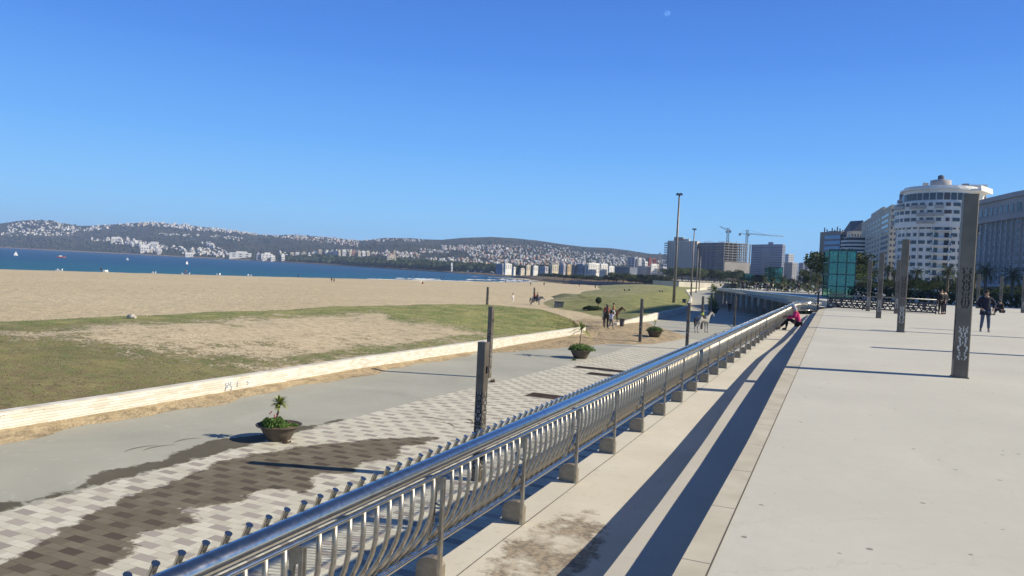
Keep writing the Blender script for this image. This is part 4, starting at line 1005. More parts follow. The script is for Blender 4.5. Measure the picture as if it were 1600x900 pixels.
# terrace crowd
rnd = random.Random(31); cols_ = [C_BLACK, C_NAVY, C_BLACK, C_GREY, C_BLACK, C_WHITE, C_NAVY]
for i in range(44):
    px = 1150+i*3.0+rnd.uniform(-2, 2); p = G(px, hrz(px)+rnd.uniform(9.5, 15), 0)
    person(p, rnd.uniform(0, 6), rnd.choice(['walk', 'stand']), 'tiny stroller among the palm trunks on the far terrace', cols_[i % 7], rnd.choice([C_BLACK, C_JEAN, C_GREY]), group='strollers on the far terrace', fine=False)
# beach people: (px, py, height rule, label)
beachp = [(466,434,'lone dark figure standing at the water line left of the walking pair',C_BLACK),(518,441,'left one of two dark figures walking together across the middle of the beach',C_BLACK),(522,442,'right one of two dark figures walking together across the middle of the beach',C_BLACK),
          (158,424.5,'dark-dressed figure at the water line beside white chairs on the left',C_BLACK),(290,428,'dark figure with a reddish base standing at the water line beside white seats',C_OCHRE)]
for px, py, l, c in beachp:
    p = G(px, py, -5.4 if px > 500 else -6.1); person(p, rnd.uniform(0, 6), 'walk', l, c, C_BLACK if px != 290 else C_RED, fine=False)
for i, px in enumerate((641,650,688,693,742,790,808,818,829,850,870,884,905,918,930,1000,1014)):
    p = G(px, hrz(px)+rnd.uniform(17, 22) if px < 800 else hrz(px)+rnd.uniform(14, 24), -5.6 if px < 800 else -4.8)
    person(p, rnd.uniform(0, 6), 'walk', 'tiny dark figure far off on the beach near the water', cols_[i % 4], C_BLACK, group='tiny figures far off on the beach', fine=False)
q = G(661, 444.5, -5.2); person(q, D2(-90), 'sit', 'person in dark red sitting on the open sand in the middle of the beach', C_RED, C_BLACK, fine=False)
# white chairs / boards by the water
M_WPL = mat('white_plastic', (0.75, 0.75, 0.73), .5, var=.05)
ch = MB(); ch.box(-.28, .28, -.28, .28, .38, .44); ch.box(-.28, .28, .24, .30, .44, 1.0)
for sx in (-.25, .25):
    for sy in (-.25, .25): ch.box(sx-.03, sx+.03, sy-.03, sy+.03, 0, .38)
    ch.box(sx-.03, sx+.03, -.25, .25, .62, .66)
ch_me = mesh_of(ch, 'beach_chair', M_WPL)
for px in (88, 92, 96, 163, 166, 168, 238, 242, 285, 295, 339, 343, 388, 392):
    p = G(px, hrz(px)+38.5-px*.022, -6.25); inst('beach_chair', ch_me, None, p, (0, 0, rnd.uniform(0, 6)), (.95, .95, .95), label='tiny white beach chair at the distant water line', cat='chair', group='white chairs at the water line')
# horses
def horse(loc, rz, label, coat, dark, head_low=False, saddle=True, walk=0.0, sc=1.0):
    t = thing('horse', label, 'horse', loc, rz); t.scale = (sc,)*3
    hz = .35 if head_low else 0
    V = [(-.62,0,1.26),(-.25,0,1.16),(.15,0,1.14),(.5,0,1.2),(.70,0,1.38),(.92,0,1.62-hz*.6),(1.12,0,1.80-hz),(1.28,0,1.70-hz),(1.50,0,1.46-hz)]
    E = [(i, i+1) for i in range(8)]; R = [(.25,.27),(.27,.30),(.26,.30),(.23,.29),(.15,.20),(.10,.15),(.09,.12),(.085,.10),(.055,.06)]
    for s in (-1, 1):
        w1 = walk*s; b = len(V)
        V += [(-.66,s*.14,1.02),(-.50+w1*.3,s*.16,.82),(-.84+w1,s*.15,.50),(-.76+w1,s*.15,.13),(-.72+w1,s*.15,.04)]
        E += [(0,b),(b,b+1),(b+1,b+2),(b+2,b+3),(b+3,b+4)]; R += [.17,.115,.058,.042,.055]
        b = len(V); w2 = -walk*s
        V += [(.50,s*.13,.95),(.50+w2*.5,s*.14,.74),(.54+w2,s*.14,.46),(.52+w2,s*.14,.12),(.55+w2,s*.14,.04)]
        E += [(3,b),(b,b+1),(b+1,b+2),(b+2,b+3),(b+3,b+4)]; R += [.13,.085,.055,.04,.055]
    inst('body', skin_mesh('body', V, E, R, coat, 1, 2), t)
    top = Vector((1.10, 0, 1.84-hz))
    mb = MB()
    for s in (-1, 1): mb.add([top+Vector((-.02, s*.07, .02)), top+Vector((.06, s*.03, .03)), top+Vector((.02, s*.06, .19)), top+Vector((.0, s*.09, .04))], [(0,1,2),(1,3,2),(3,0,2)])
    mb.build('ear', coat, t)
    MB().tube([(-.84,0,1.36),(-.98,0,1.22),(-1.03,0,.9),(-1.0,0,.55)], [.05,.08,.085,.03], 7).build('tail', dark, t)
    mb = MB(); pth = [Vector((.62,0,1.52)),Vector((.82,0,1.72-hz*.5)),Vector((1.02,0,1.92-hz)),Vector((1.16,0,1.86-hz))]
    mb.tube(pth, [.05,.07,.06,.03], 6); mb.build('mane', dark, t)
    mb = MB()
    for s in (-1, 1):
        for x in (-.72, .55): mb.lathe([(.06, 0), (.05, .09)], 8, (x+(walk*s if x < 0 else -walk*s), s*(.15 if x < 0 else .14), 0), capb=True, capt=True)
    mb.build('hooves', dark, t)
    if saddle:
        mb = MB().tube([(-.28,0,1.30),(-.05,0,1.26),(.2,0,1.31)], [.24,.235,.25], 12, up=None); mb.build('saddle', C_BLACK if coat is not M_H_BLK else C_OCHRE, t)
    return t
M_H_WHT = mat('pale_grey_coat', (0.30, 0.29, 0.28), .8, var=.3, scale=3, bump=.2); M_H_BLK = mat('black_coat', (0.022, 0.016, 0.014), .6, var=.4, scale=3)
M_H_BAY = mat('bay_coat', (0.10, 0.045, 0.022), .7, var=.3, scale=3); M_MANE = mat('dark_mane', (0.02, 0.018, 0.02), .9)
p = G(837, 479.5, -4.0); rz_ = D2(-6)
hw = horse(p, rz_, 'pale grey horse with two riders standing on the sand, lowering its head', M_H_WHT, M_MANE, head_low=True, sc=1.05)
def on_horse(hp, rz, dx, sc=1.0): return (hp.x+cos(rz)*dx, hp.y+sin(rz)*dx, hp.z+1.50*sc)
person(on_horse(p, rz_, .18), rz_+pi/2, 'ride', 'front rider in dark clothes on the pale horse on the beach', C_BLACK, C_NAVY, fine=False)
person(on_horse(p, rz_, -.28), rz_+pi/2, 'ride', 'rear rider in a dark red top on the pale horse on the beach', C_RED, C_BLACK, sc=.92, fine=False)
p = G(946.5, 511.5, LOW+.1); rz_ = D2(-70)
horse(p, rz_, 'black horse ridden by the red-clad rider, coming through the sand gap', M_H_BLK, M_MANE, walk=.14, sc=1.12)
person(on_horse(p, rz_, 0), rz_+pi/2, 'ride', 'rider in red on the black horse at the sand gap', C_RED, C_WHITE, fine=False)
p2 = G(957, 504, LOW+.15); rz_ = D2(20)
horse(p2, rz_, 'brown horse half hidden behind the black one at the sand gap', M_H_BAY, M_MANE, walk=-.1, sc=.9)
person(on_horse(p2, rz_, 0, .9), rz_+pi/2, 'ride', 'rider in ochre and white on the brown horse at the sand gap', C_OCHRE, C_WHITE, fine=False)
p = G(1097, 519.5, LOW); rz_ = D2(58)
hg = horse(p, rz_, 'saddled grey horse standing riderless on the promenade with raised head', M_H_WHT, M_MANE, sc=1.12)
MB().ball((-.1, 0, 1.62), .16, 10, 6, (1.2, 1, .7)).ball((.05, .05, 1.72), .1, 8, 5).build('saddle_blanket', mat('yellow_green_blanket', (0.35, 0.42, 0.08), .9), hg)
# round shrub by the gap
def shrub_ball(p, r, label, seed, hh=.9):
    rnd = random.Random(seed); t = thing('round_shrub', label, 'shrub', p)
    MB().tube([(0, 0, -.2), (.02, 0, hh)], [.07, .05], 7).build('stem', M_STEM, t)
    mb = MB(); leaves(mb, (0, 0, hh+r*.6), (r, r, r*1.1), 1100, .12, rnd, full=True); mb.build('foliage', M_DKLEAF, t)
M_DKLEAF = mat('dark_foliage', (0.035, 0.055, 0.022), .8, var=.45, scale=1.2, spec=.2)
M_MIDLEAF = mat('mid_foliage', (0.065, 0.085, 0.030), .8, var=.45, scale=.8, spec=.2)
shrub_ball(G(934.5, 483, -3.35), .40, 'dark round clipped shrub behind the red-clad rider', 4, 1.0)
mb = MB(); rnd = random.Random(6); leaves(mb, (0, 0, 0), (1.5, .7, .55), 1500, .13, rnd)  # leaf mass added in place of a dark shadow shape
mb.build('shadow_leaf_mass', M_DKLEAF, label='low dark leaf mass standing in for the shadow beside the round clipped shrub', cat='bush', loc=G(926, 484, -3.4))
blob('shrub_bed', [(0, 0), (0, 0)], 0, 0, M_DKLEAF) if False else None

# ------------------------------------------------------------------ boats
M_SAIL = mat('white_sail', (0.8, 0.8, 0.8), .8, var=.05); M_HULL = mat('white_hull', (0.75, 0.75, 0.75), .4, var=.05); M_RHULL = mat('red_hull', (0.45, 0.12, 0.08), .5, var=.2)
def sailboat(px, py, h, label, rz):
    p = G(px, py, -6.5); t = thing('sailboat', label, 'sailboat', p, rz, 'small sailboats on the bay'); k = h*.72
    hull = [(-.42*k, .10*k), (-.1*k, .14*k), (.25*k, .11*k), (.5*k, 0), (.25*k, -.11*k), (-.1*k, -.14*k), (-.42*k, -.10*k)]
    n = len(hull); vs = [(x*.8, y*.6, -.05*k) for x, y in hull]+[(x, y, .12*k) for x, y in hull]
    MB().add(vs, [tuple(range(n))[::-1], tuple(range(n, 2*n))]+[(i, (i+1) % n, n+(i+1) % n, n+i) for i in range(n)]).build('hull', M_HULL, t)
    MB().tube([(.05*k, 0, .1*k), (.05*k, 0, 1.1*k)], .012*k, 6).build('mast', M_MAST, t)
    MB().add([(.03*k, 0, .2*k), (-.36*k, .03*k, .22*k), (.03*k, 0, 1.05*k), (-.1*k, .05*k, .5*k)], [(0, 1, 3), (1, 2, 3), (0, 3, 2)]).build('mainsail', M_SAIL, t)
    MB().add([(.08*k, 0, .2*k), (.42*k, 0, .18*k), (.08*k, 0, .9*k)], [(0, 1, 2)]).build('jib', M_SAIL, t)
sailboat(24.5, 399.5, 5.0, 'white sailboat farthest left on the bay', 1.2); sailboat(199, 406.5, 3.6, 'white sailboat in the middle of the left part of the bay', .9); sailboat(292, 413, 3.8, 'white sailboat right of the other two, off the hotel shore', 1.5)
p = G(95, 402.5, -6.5); t = thing('motorboat', 'small low red boat on the bay between two sailboats', 'boat', p, .9)
hull = [(-3, 1), (1.5, 1.1), (4, 0), (1.5, -1.1), (-3, -1)]; n = 5
MB().add([(x*.85, y*.6, -.2) for x, y in hull]+[(x, y, .9) for x, y in hull], [tuple(range(n))[::-1], tuple(range(n, 2*n))]+[(i, (i+1) % n, n+(i+1) % n, n+i) for i in range(n)]).build('hull', M_RHULL, t)
MB().box(-1.2, .8, -.7, .7, .9, 1.8).build('cabin', M_HULL, t)

# ------------------------------------------------------------------ buildings
M_GLASS = mat('window_glass', (0.035, 0.045, 0.06), .15, var=.3, scale=.4, spec=.6)
M_GLASSB = mat('blue_glass', (0.12, 0.22, 0.36), .12, metal=.35, var=.25, scale=.15, spec=.8)
def plaster(name, c): return mat(name, c, .9, var=.10, scale=.12, bump=.05)
W_WHITE = plaster('white_render', (0.72, 0.71, 0.68)); W_CREAM = plaster('cream_render', (0.56, 0.50, 0.40)); W_GREY = plaster('grey_render', (0.38, 0.37, 0.37))
W_BROWN = plaster('brown_grey_render', (0.27, 0.24, 0.215)); W_DARK = plaster('dark_render', (0.11, 0.115, 0.14)); W_BLUE = plaster('blue_grey_cladding', (0.27, 0.30, 0.38))
W_RED = plaster('red_render', (0.45, 0.14, 0.10)); W_RAW = plaster('raw_concrete', (0.42, 0.37, 0.30)); W_HOTEL = plaster('pale_hotel_render', (0.32, 0.325, 0.34)); W_SLATE = plaster('slate_cladding', (0.12, 0.14, 0.18))
W_TERRA = plaster('terracotta_render', (0.50, 0.26, 0.18)); W_OCHRE = plaster('ochre_render', (0.50, 0.38, 0.22)); W_LIL = plaster('lilac_grey_render', (0.42, 0.41, 0.46))
UNIT = mesh_of(MB().box(-.5, .5, -.5, .5, 0, 1), 'window', M_GLASS)
UNITB = mesh_of(MB().box(-.5, .5, -.5, .5, 0, 1), 'window', M_GLASSB)
UNITW = mesh_of(MB().box(-.5, .5, -.5, .5, 0, 1), 'balcony', W_WHITE)
UNITR = mesh_of(MB().box(-.5, .5, -.5, .5, 0, 1), 'balcony', W_GREY)
def px_at_h(px, py): return px-(hrz(px)-py)*0.048
def hray(px):
    d = ray(px, hrz(px)); return Vector((d.x, d.y)).normalized()
def fillwin(parent, name, items, um, limit=100):
    """items: (x, y, z, rz, w, depth, h); the first `limit` as parts, the rest as one part"""
    for it in items[:limit]:
        x, y, z, rz, w_, dp, h = it; inst(name, um, parent, (x, y, z), (0, 0, rz), (w_, dp, h))
    if len(items) > limit:
        mb = MB()
        for x, y, z, rz, w_, dp, h in items[limit:]:
            M = Matrix.Translation((x, y, z)) @ Matrix.Rotation(rz, 4, 'Z'); mb.box(-w_/2, w_/2, -dp/2, dp/2, 0, h, M)
        mb.build(name, um.materials[0], parent, kind='stuff')
def face_items(A, B, z0, z1, floors, cols, ww, hh, proud=.06, skip=None, x0=0, x1=1, sill=.32):
    A = Vector(A[:2]); B = Vector(B[:2]); d = (B-A); L = d.length; d.normalize(); nrm = Vector((d.y, -d.x)); rz = atan2(d.y, d.x); out = []
    fh = (z1-z0)/floors
    for f in range(floors):
        for c in range(cols):
            if skip and skip(f, c): continue
            u = (x0+(x1-x0)*(c+.5)/cols)*L; p = A+d*u
            out.append((p.x, p.y, z0+fh*(f+sill), rz, ww*L*(x1-x0)/cols, proud*2, hh*fh))
    return out
def block(name, label, pl, Dl, pc, Dc, pr, ptop, wall, floors, cl, cr, z0=0.0, ww=.45, hh=.45, cat='building', group=None, depth=None, um=None, roof=True, bands=None, wl=None, skipl=None, skipr=None, pc_y=None, ground=True, top_z=None):
    """corner block seen over a corner: left face from pl to pc, right face from pc to pr, roof at row ptop over pc"""
    H_ = top_z if top_z else AT(pc, ptop, Dc).z
    a = hray(px_at_h(pl, ptop)); c = hray(px_at_h(pc, ptop)); r = hray(px_at_h(pr, ptop))
    Lp = a*Dl; C = c*Dc; dl = (Lp-C); Ll = dl.length; dl.normalize(); dr = Vector((dl.y, -dl.x))
    if dr.dot(c) < 0: dr = -dr
    # C + s*dr = t*r
    det = dr.x*(-r.y)-dr.y*(-r.x); s = (-C.x*(-r.y)+C.y*(-r.x))/det if abs(det) > 1e-6 else 8
    if s < 1 or s > 80: s = 10
    R = C+dr*s; B = Lp+dr*s
    t = thing(name, label, cat, (C.x, C.y, z0), 0, group); o = Vector((C.x, C.y))
    loc = [(v-o) for v in (C, R, B, Lp)]
    poly = [(v.x, v.y) for v in loc]
    ar = sum(poly[i][0]*poly[(i+1) % 4][1]-poly[(i+1) % 4][0]*poly[i][1] for i in range(4))
    P2 = poly if ar > 0 else poly[::-1]
    hgt = H_-z0
    MB().prism(P2, -3, hgt).build('walls', wall, t)
    if roof:
        cen = (loc[0]+loc[2])/2; mb = MB()
        mb.prism([((x-cen.x)*1.015+cen.x, (y-cen.y)*1.015+cen.y) for x, y in P2], hgt+.002, hgt+.5)
        mb.prism([((x-cen.x)*.4+cen.x, (y-cen.y)*.4+cen.y) for x, y in P2], hgt+.503, hgt+(2.6 if 200 < Ll*s else .9)); mb.build('roof', wall, t)
    um = um or UNIT
    g0 = 3.5 if ground else .5
    items = []
    if cl: items += face_items(loc[3], loc[0], g0, hgt-.6, floors, cl, wl or ww, hh, skip=skipl)
    if cr: items += face_items(loc[0], loc[1], g0, hgt-.6, floors, cr, ww, hh, skip=skipr)
    fillwin(t, 'window', items, um)
    return t, loc, hgt, Ll, s
# beach front blocks (left to right), D about 560-700
row = [(775,785,787,413,W_BLUE),(788,790,800,412.5,W_WHITE),(801,803,806,418,W_WHITE),(812,814,820,420,W_CREAM),(822,823,829,415,W_CREAM),(832,834,841,416,W_WHITE),(843,852,857,417,W_LIL),
       (860,863,873,414.5,W_CREAM),(874,881,884,415,W_LIL),(885,887,893,414.5,W_OCHRE),(893,898,901.5,414.5,W_BROWN),(902,911,913.5,413.5,W_BLUE),(914,915,919,414.5,W_WHITE),(919,920,937,411.5,W_WHITE),(937.5,939,950,413,W_WHITE),
       (950,952,960,416.5,W_WHITE),(997,1008,1016,416.5,W_HOTEL),(1016.5,1018,1029,413.5,W_WHITE),(1030,1036,1042,417.5,W_LIL)]
names = ['blue-grey','white','narrow white','low cream','cream','white','lilac-grey','cream','lilac-grey','ochre','brown','blue-grey windowed','narrow bright white','tall bright white','bright white','lower white','pale blue-grey','white','lilac-grey']
for i, (a, b, c, top, mt) in enumerate(row):
    D_ = lerp_tab([(775,860),(830,760),(900,640),(1040,640)], b)
    prev = names[i-1] if i else 'shore'
    block('seafront_block', names[i]+' apartment block in the seafront row, right of the '+(prev+' one' if i else 'wooded shore'), a, D_+(b-a)*D_/FPX, b, D_, c, top, mt, 6, max(1, int((b-a)/2.2)), max(1, int((c-b)/2.6)), z0=-1.5, ww=.5, hh=.42, group='white seafront blocks')
# dark slope-fronted building
t, loc, hgt, _, _ = block('slope_front_building', 'dark slate building with a sloping front between the white seafront blocks', 961, 618, 984, 610, 996, 417.5, W_SLATE, 6, 1, 0, z0=-1.5, ww=.86, hh=.3, roof=False)
block('office_tower', 'blue tower rising behind the slope-fronted building', 981, 700, 992, 697, 996, 402.5, W_BLUE, 8, 2, 1, z0=-1, ww=.5)
block('white_tower', 'narrow white tower joined to the right of the blue tower', 996, 700, 998, 698, 1003, 404, W_WHITE, 8, 1, 2, z0=-1)
block('red_tower', 'left one of two red-walled blocks behind the seafront row', 1012.5, 720, 1015, 717, 1018.5, 404, W_RED, 8, 1, 1, z0=-1)
block('red_tower', 'right one of two red-walled blocks behind the seafront row', 1020.5, 725, 1022, 722, 1026, 405, W_RED, 8, 1, 1, z0=-1)
block('office_tower', 'dark low block between the blue tower and the two red blocks', 1003, 715, 1008, 712, 1012, 409.5, W_WHITE, 6, 2, 1, z0=-1)

# the large grey apartment slab
W_SLAB = plaster('slab_render', (0.55, 0.49, 0.42))
t, loc, hgt, Ll, s = block('apartment_slab', 'big grey-brown apartment slab with curved balconies, left of the unfinished frame', 1043, 772, 1089, 760, 1093, 377.5, W_SLAB, 15, 12, 0, ww=.55, hh=.50)
mb = []
for f in range(15):
    p = loc[3]; mb.append((p.x-.6, p.y-1.0, 3.5+f*(hgt-4)/15, 0, 4.2, 4.0, 1.0))
fillwin(t, 'balcony', mb, UNITR)
MB().box(-24, -15, -1+2, 8, hgt+.5, hgt+4.2).build('penthouse', W_BROWN, t, loc=(0, 3, 0))
# unfinished concrete frame
pl, pc, pr = 1089.5, 1132, 1173; H_ = AT(pc, 379.5, 740).z
L3 = hray(px_at_h(pl, 379))*765; C3 = hray(px_at_h(pc, 379))*735; R3 = hray(px_at_h(pr, 379))*752
t = thing('unfinished_tower_block', 'unfinished concrete frame block with open floors on the right and netting on the left', 'building', (C3.x, C3.y, 0))
Lr = L3-C3; Rr = R3-C3; Bk = Lr+Rr; FL = 14; g0 = 3.0; fh = (H_-g0)/FL
mb = MB()
for f in range(FL+1):
    z = g0+f*fh; cen = Bk*.5
    mb.prism([(x*1.0, y*1.0) for x, y in ((0, 0), (Rr.x, Rr.y), (Bk.x, Bk.y), (Lr.x, Lr.y))], z-.22, z+.22)
mb.build('floor_slab', W_RAW, t, kind='stuff') if False else mb.build('floor_slabs', W_RAW, t)
cm = mesh_of(MB().box(-.55, .55, -.55, .55, 0, 1), 'column', W_RAW)
for i in range(7):
    for dd in (.6, 9):
        p = Rr*(i/6.0)*.98+Rr.normalized()*.4+Lr.normalized()*dd; inst('column', cm, t, (p.x, p.y, 0), (0, 0, .3), (1, 1, H_))
for i in range(1, 7):
    p = Lr*(i/6.0)*.98+Rr.normalized()*.8; inst('column', cm, t, (p.x, p.y, 0), (0, 0, .3), (1, 1, H_))
inner = Lr.normalized()*16
MB().prism([(inner.x+Rr.x*.02, inner.y+Rr.y*.02), (inner.x+Rr.x*.98, inner.y+Rr.y*.98), (Bk.x*.98, Bk.y*.98), (Lr.x*.98+Rr.x*.03, Lr.y*.98+Rr.y*.03)], 0, H_-.3).build('core', W_DARK, t)
nl = Vector((Lr.y, -Lr.x)).normalized(); nl = nl if nl.dot(C3) < 0 else -nl
items = face_items(Lr, Vector((0, 0)), g0, H_-.5, FL-1, 16, .86, .62, proud=.3)
fillwin(t, 'netting_panel', items, mesh_of(MB().box(-.5, .5, -.5, .5, 0, 1), 'netting_panel', W_SLATE))
nr = Vector((Rr.y, -Rr.x)).normalized(); a_, b_ = Rr*0.0+nr*.6, Rr*.97+nr*.6
zt, zb = AT(1150, 410, 745).z, AT(1150, 430.5, 745).z
dR = Rr.normalized(); M = Matrix.Translation((0, 0, 0)) @ Matrix.Rotation(atan2(dR.y, dR.x), 4, 'Z')
MB().box(.5, Rr.length*.97, -.9, -.6, zb, zt, M).build('hoarding', plaster('pale_panel', (0.40, 0.36, 0.30)), t)
mb = MB(); rnd = random.Random(9)
for i in range(26): p = (Lr*rnd.random() if i < 14 else Rr*rnd.random())*.9+inner*.2; mb.box(p.x-.15, p.x+.15, p.y-.15, p.y+.15, H_, H_+rnd.uniform(.8, 2.6))
mb.build('rebar_and_formwork', W_RAW, t)
# tower cranes
M_CRANE = mat('crane_steel', (0.16, 0.15, 0.15), .6, var=.2)
def crane(px, pb, pt, D_, jl, cl_, pitch, rz, label, jz=.0):
    b = AT(px, pb, D_); top = AT(px+1.5, pt, D_); H_ = top.z
    t = thing('tower_crane', label, 'crane', (b.x, b.y, 0), rz, 'tower cranes over the building site'); mb = MB(); w_ = .9
    for sx in (-w_, w_):
        for sy in (-w_, w_): mb.box(sx-.12, sx+.12, sy-.12, sy+.12, 0, H_)
    z = 20
    while z < H_-1: 
        for sx in (-w_, w_): mb.tube([(sx, -w_, z), (sx, w_, z+1.8)], .09, 4); mb.tube([(-w_, sx, z), (w_, sx, z+1.8)], .09, 4)
        z += 1.8
    mb.build('mast', M_CRANE, t)
    zj = H_-jz; mb = MB(); J = lambda u: Vector((u*cos(pitch), 0, zj+u*sin(pitch)))
    mb.tube([J(0)+Vector((0, -.5, 0)), J(jl)], .16, 4); mb.tube([J(0)+Vector((0, .5, 0)), J(jl)], .16, 4); mb.tube([J(0)+Vector((0, 0, 1.3)), J(jl)+Vector((0, 0, .5))], .14, 4)
    u = 0
    while u < jl-2: mb.tube([J(u), J(u+1.2)+Vector((0, 0, 1.1))], .08, 4); mb.tube([J(u+1.2)+Vector((0, 0, 1.1)), J(u+2.4)], .08, 4); u += 2.4
    mb.build('jib', M_CRANE, t)
    mb = MB().box(-cl_, 0, -.5, .5, zj-.2, zj+.3); mb.build('counter_jib', M_CRANE, t)
    MB().box(-cl_, -cl_+1.8, -.8, .8, zj-1.8, zj+.5).build('counterweight', M_CRANE, t); MB().box(.3, 1.9, -1.8, -.4, zj-2.0, zj-.2).build('cab', M_CRANE, t)
    if jz: MB().tube([J(jl*.55)+Vector((0,0,.8)), (0, 0, H_), (-cl_, 0, zj)], .09, 4).build('tie', M_CRANE, t)
rt = YAW
crane(1165.5, 400, 359, 800, 38, 8.5, -.02, rt+.05, 'tower crane with a long level jib pointing right', jz=4.5)
crane(1135.5, 400, 357, 800, 10, 3.0, .42, rt+pi, 'smaller crane with a short raised jib pointing left', jz=2.5)
# blue-grey curved office with bright right edge
t, loc, hgt, Ll, s = block('curved_office', 'blue-grey office block with banded balconies and a bright right edge', 1174, 830, 1222.5, 800, 1227, 384, W_BLUE, 14, 14, 1, ww=.6, hh=.28)
its = [(p[0], p[1], p[2]-.3, p[3], p[4], 1.6, .9) for p in face_items(loc[3], loc[0], 3.5, hgt-3, 13, 1, 1.0, .3, x0=.36, x1=.62)]
fillwin(t, 'balcony', its, UNITR)
A = loc[3]; mb = MB(); mb.prism([(A.x, A.y), ((A.x+0)/2+1.2, (A.y+0)/2-2.4), (0, 0), (2, 4), (A.x+2, A.y+4)], hgt+.503, hgt+1.6); mb.box(A.x*.45, A.x*.3, A.y*.4, A.y*.4+5, hgt+1.6, hgt+4); mb.build('roof_crown', W_BLUE, t)
block('distant_tower', 'tall pale distant tower with a split top, right of the blue-grey office', 1225, 1010, 1232, 1003, 1240.5, 397.5, W_WHITE, 16, 3, 3, ww=.5, hh=.4)
block('distant_tower', 'grey distant block with a bright white windowed side, before the split-top tower', 1225, 760, 1238, 752, 1247, 411, W_GREY, 12, 5, 3, ww=.4, hh=.4)
block('distant_tower', 'pale low distant block with one dark opening near its top', 1247.5, 860, 1255, 853, 1258, 411.5, W_LIL, 8, 3, 1, ww=.5, hh=.4)
block('distant_tower', 'small white-blue distant block between the pale low one and the brown one', 1257, 800, 1262, 796, 1266, 414, W_HOTEL, 8, 2, 2, ww=.5, hh=.4)
block('distant_house', 'very bright white low building behind the palms', 1245, 560, 1247, 556, 1258, 424.5, W_WHITE, 2, 0, 2, ww=.2, hh=.3)
block('brown_block', 'brown-grey apartment block with rounded corner beside the glass-fronted building', 1268, 610, 1279, 600, 1287, 396, W_BROWN, 10, 4, 3, ww=.5, hh=.45)
block('brown_block', 'lower brown-grey wing in front of the brown apartment block', 1265, 606, 1276, 598, 1280, 414, W_BROWN, 6, 3, 0, ww=.5, hh=.45)
# glass fronted building G
t, loc, hgt, Ll, s = block('glass_fronted_building', 'brown-edged building with blue glass bands above the green glass pavilion', 1281, 445, 1313, 432, 1322, 362.5, W_BROWN, 10, 0, 2, ww=.5)
its = face_items(loc[3], loc[0], 8, hgt-1.5, 7, 1, 1.0, .66, proud=.25, x0=.25, x1=1.0); fillwin(t, 'glass_band', its, UNITB)
mb = MB()
for i in range(8): p = loc[3]*(i/8.0); mb.box(p.x+.5, p.x+1.1, p.y+3, p.y+3.6, hgt+.5, hgt+1.2+(i*7 % 5)*.5)
mb.build('rooftop_units', W_DARK, t)
t, loc, hgt, Ll, s = block('stepped_building', 'cream stepped apartment building with a dark slanted roof, its right side bright', 1313, 470, 1329, 452, 1347, 362, W_CREAM, 10, 3, 4, ww=.5, hh=.45)
hh_ = AT(1335, 345.5, 460).z; a_, b_ = loc[3]*.9, loc[1]
MB().add([(a_.x, a_.y, hgt), (0, 0, hgt), (b_.x, b_.y, hgt), (a_.x+b_.x, a_.y+b_.y, hgt), (a_.x*.5+b_.x*.3, a_.y*.5+b_.y*.3, hh_), (b_.x, b_.y, hh_), (a_.x+b_.x, a_.y+b_.y, hh_), (a_.x*.9+b_.x*.8, a_.y*.9+b_.y*.8, hh_)],
        [(0, 1, 4, 7), (1, 2, 5, 4), (2, 3, 6, 5), (3, 0, 7, 6), (4, 5, 6, 7)]).build('slanted_roof', W_SLATE, t)
# white building H with curved balconies
t, loc, hgt, Ll, s = block('white_apartment_tower', 'tall cream-white apartment building with stacked ribbon windows and curved balconies on its left', 1347, 440, 1391, 342, 1402, 322, W_CREAM, 13, 0, 2, ww=.5, hh=.42)
fillwin(t, 'window', face_items(loc[3], loc[0], 3.5, hgt-2, 13, 5, .32, .4, x0=.25, x1=.72)+face_items(loc[3], loc[0], 3.5, hgt-2, 13, 1, .86, .48, proud=.12, x0=.74, x1=.97), UNIT)
p = loc[3]; cyl = MB()
cyl.lathe([(9.5, 0), (9.5, hgt-6), (0, hgt-6)], 28, smooth=True); cyl.build('curved_wing', W_CREAM, t, loc=(p.x*.93+3, p.y*.93+2, 0))
nH = Vector((loc[3].y, -loc[3].x)).normalized(); nH = nH if nH.dot(Vector((t.location.x, t.location.y))) < 0 else -nH
wx, wy = p.x*.9+nH.x*1.0, p.y*.9+nH.y*1.0
bpy.data.objects.remove([c for c in kids(t) if c.name.startswith('curved_wing')][0])
MB().lathe([(8.5, 0), (8.5, hgt-8), (0, hgt-8)], 28, smooth=True).build('curved_wing', W_CREAM, t, loc=(wx, wy, 0))
for f in range(12):
    z = 4+f*(hgt-13)/12; mb = MB(); mb.lathe([(8.6, z), (9.7, z), (9.7, z+1.0), (9.5, z+1.0), (9.5, z+.15), (8.6, z+.15)], 28); mb.build('balcony', W_WHITE, t, loc=(wx, wy, 0))
    MB().lathe([(8.55, z+1.1), (8.62, z+1.1), (8.62, z+2.3), (8.55, z+2.3)], 28).build('window_band', M_GLASS, t, loc=(wx, wy, 0))

# tower I
DI = 292; cI = hray(px_at_h(1467, 300))*DI; HI = AT(1462, 284, DI-13).z
cam_a0 = atan2(-cI.y, -cI.x)
t = thing('curved_apartment_tower', 'big white curved apartment tower with overhanging crown, shaded left and sunlit right', 'building', (cI.x, cI.y, 0))
RI = 12.6; cy = MB(); cy.lathe([(RI, 0), (RI, HI-9)], 26, smooth=False); cy.lathe([(RI+1.1, HI*.60), (RI+1.1, HI-6.5)], 26, smooth=False, capb=True, capt=True); cy.lathe([(RI-1.5, HI-6.5), (RI-1.5, HI-2.2)], 26, smooth=False)
cy.build('walls', W_WHITE, t)
MB().lathe([(RI-2, HI-2.2), (RI-.4, HI-2.2), (RI-.4, HI-1.7), (RI-1.6, HI-1.7), (RI-1.6, HI-.8), (RI-2.0, HI-.8), (RI-2.0, HI-1.7), (0, HI-1.7)], 26, smooth=False).build('roof', W_WHITE, t)
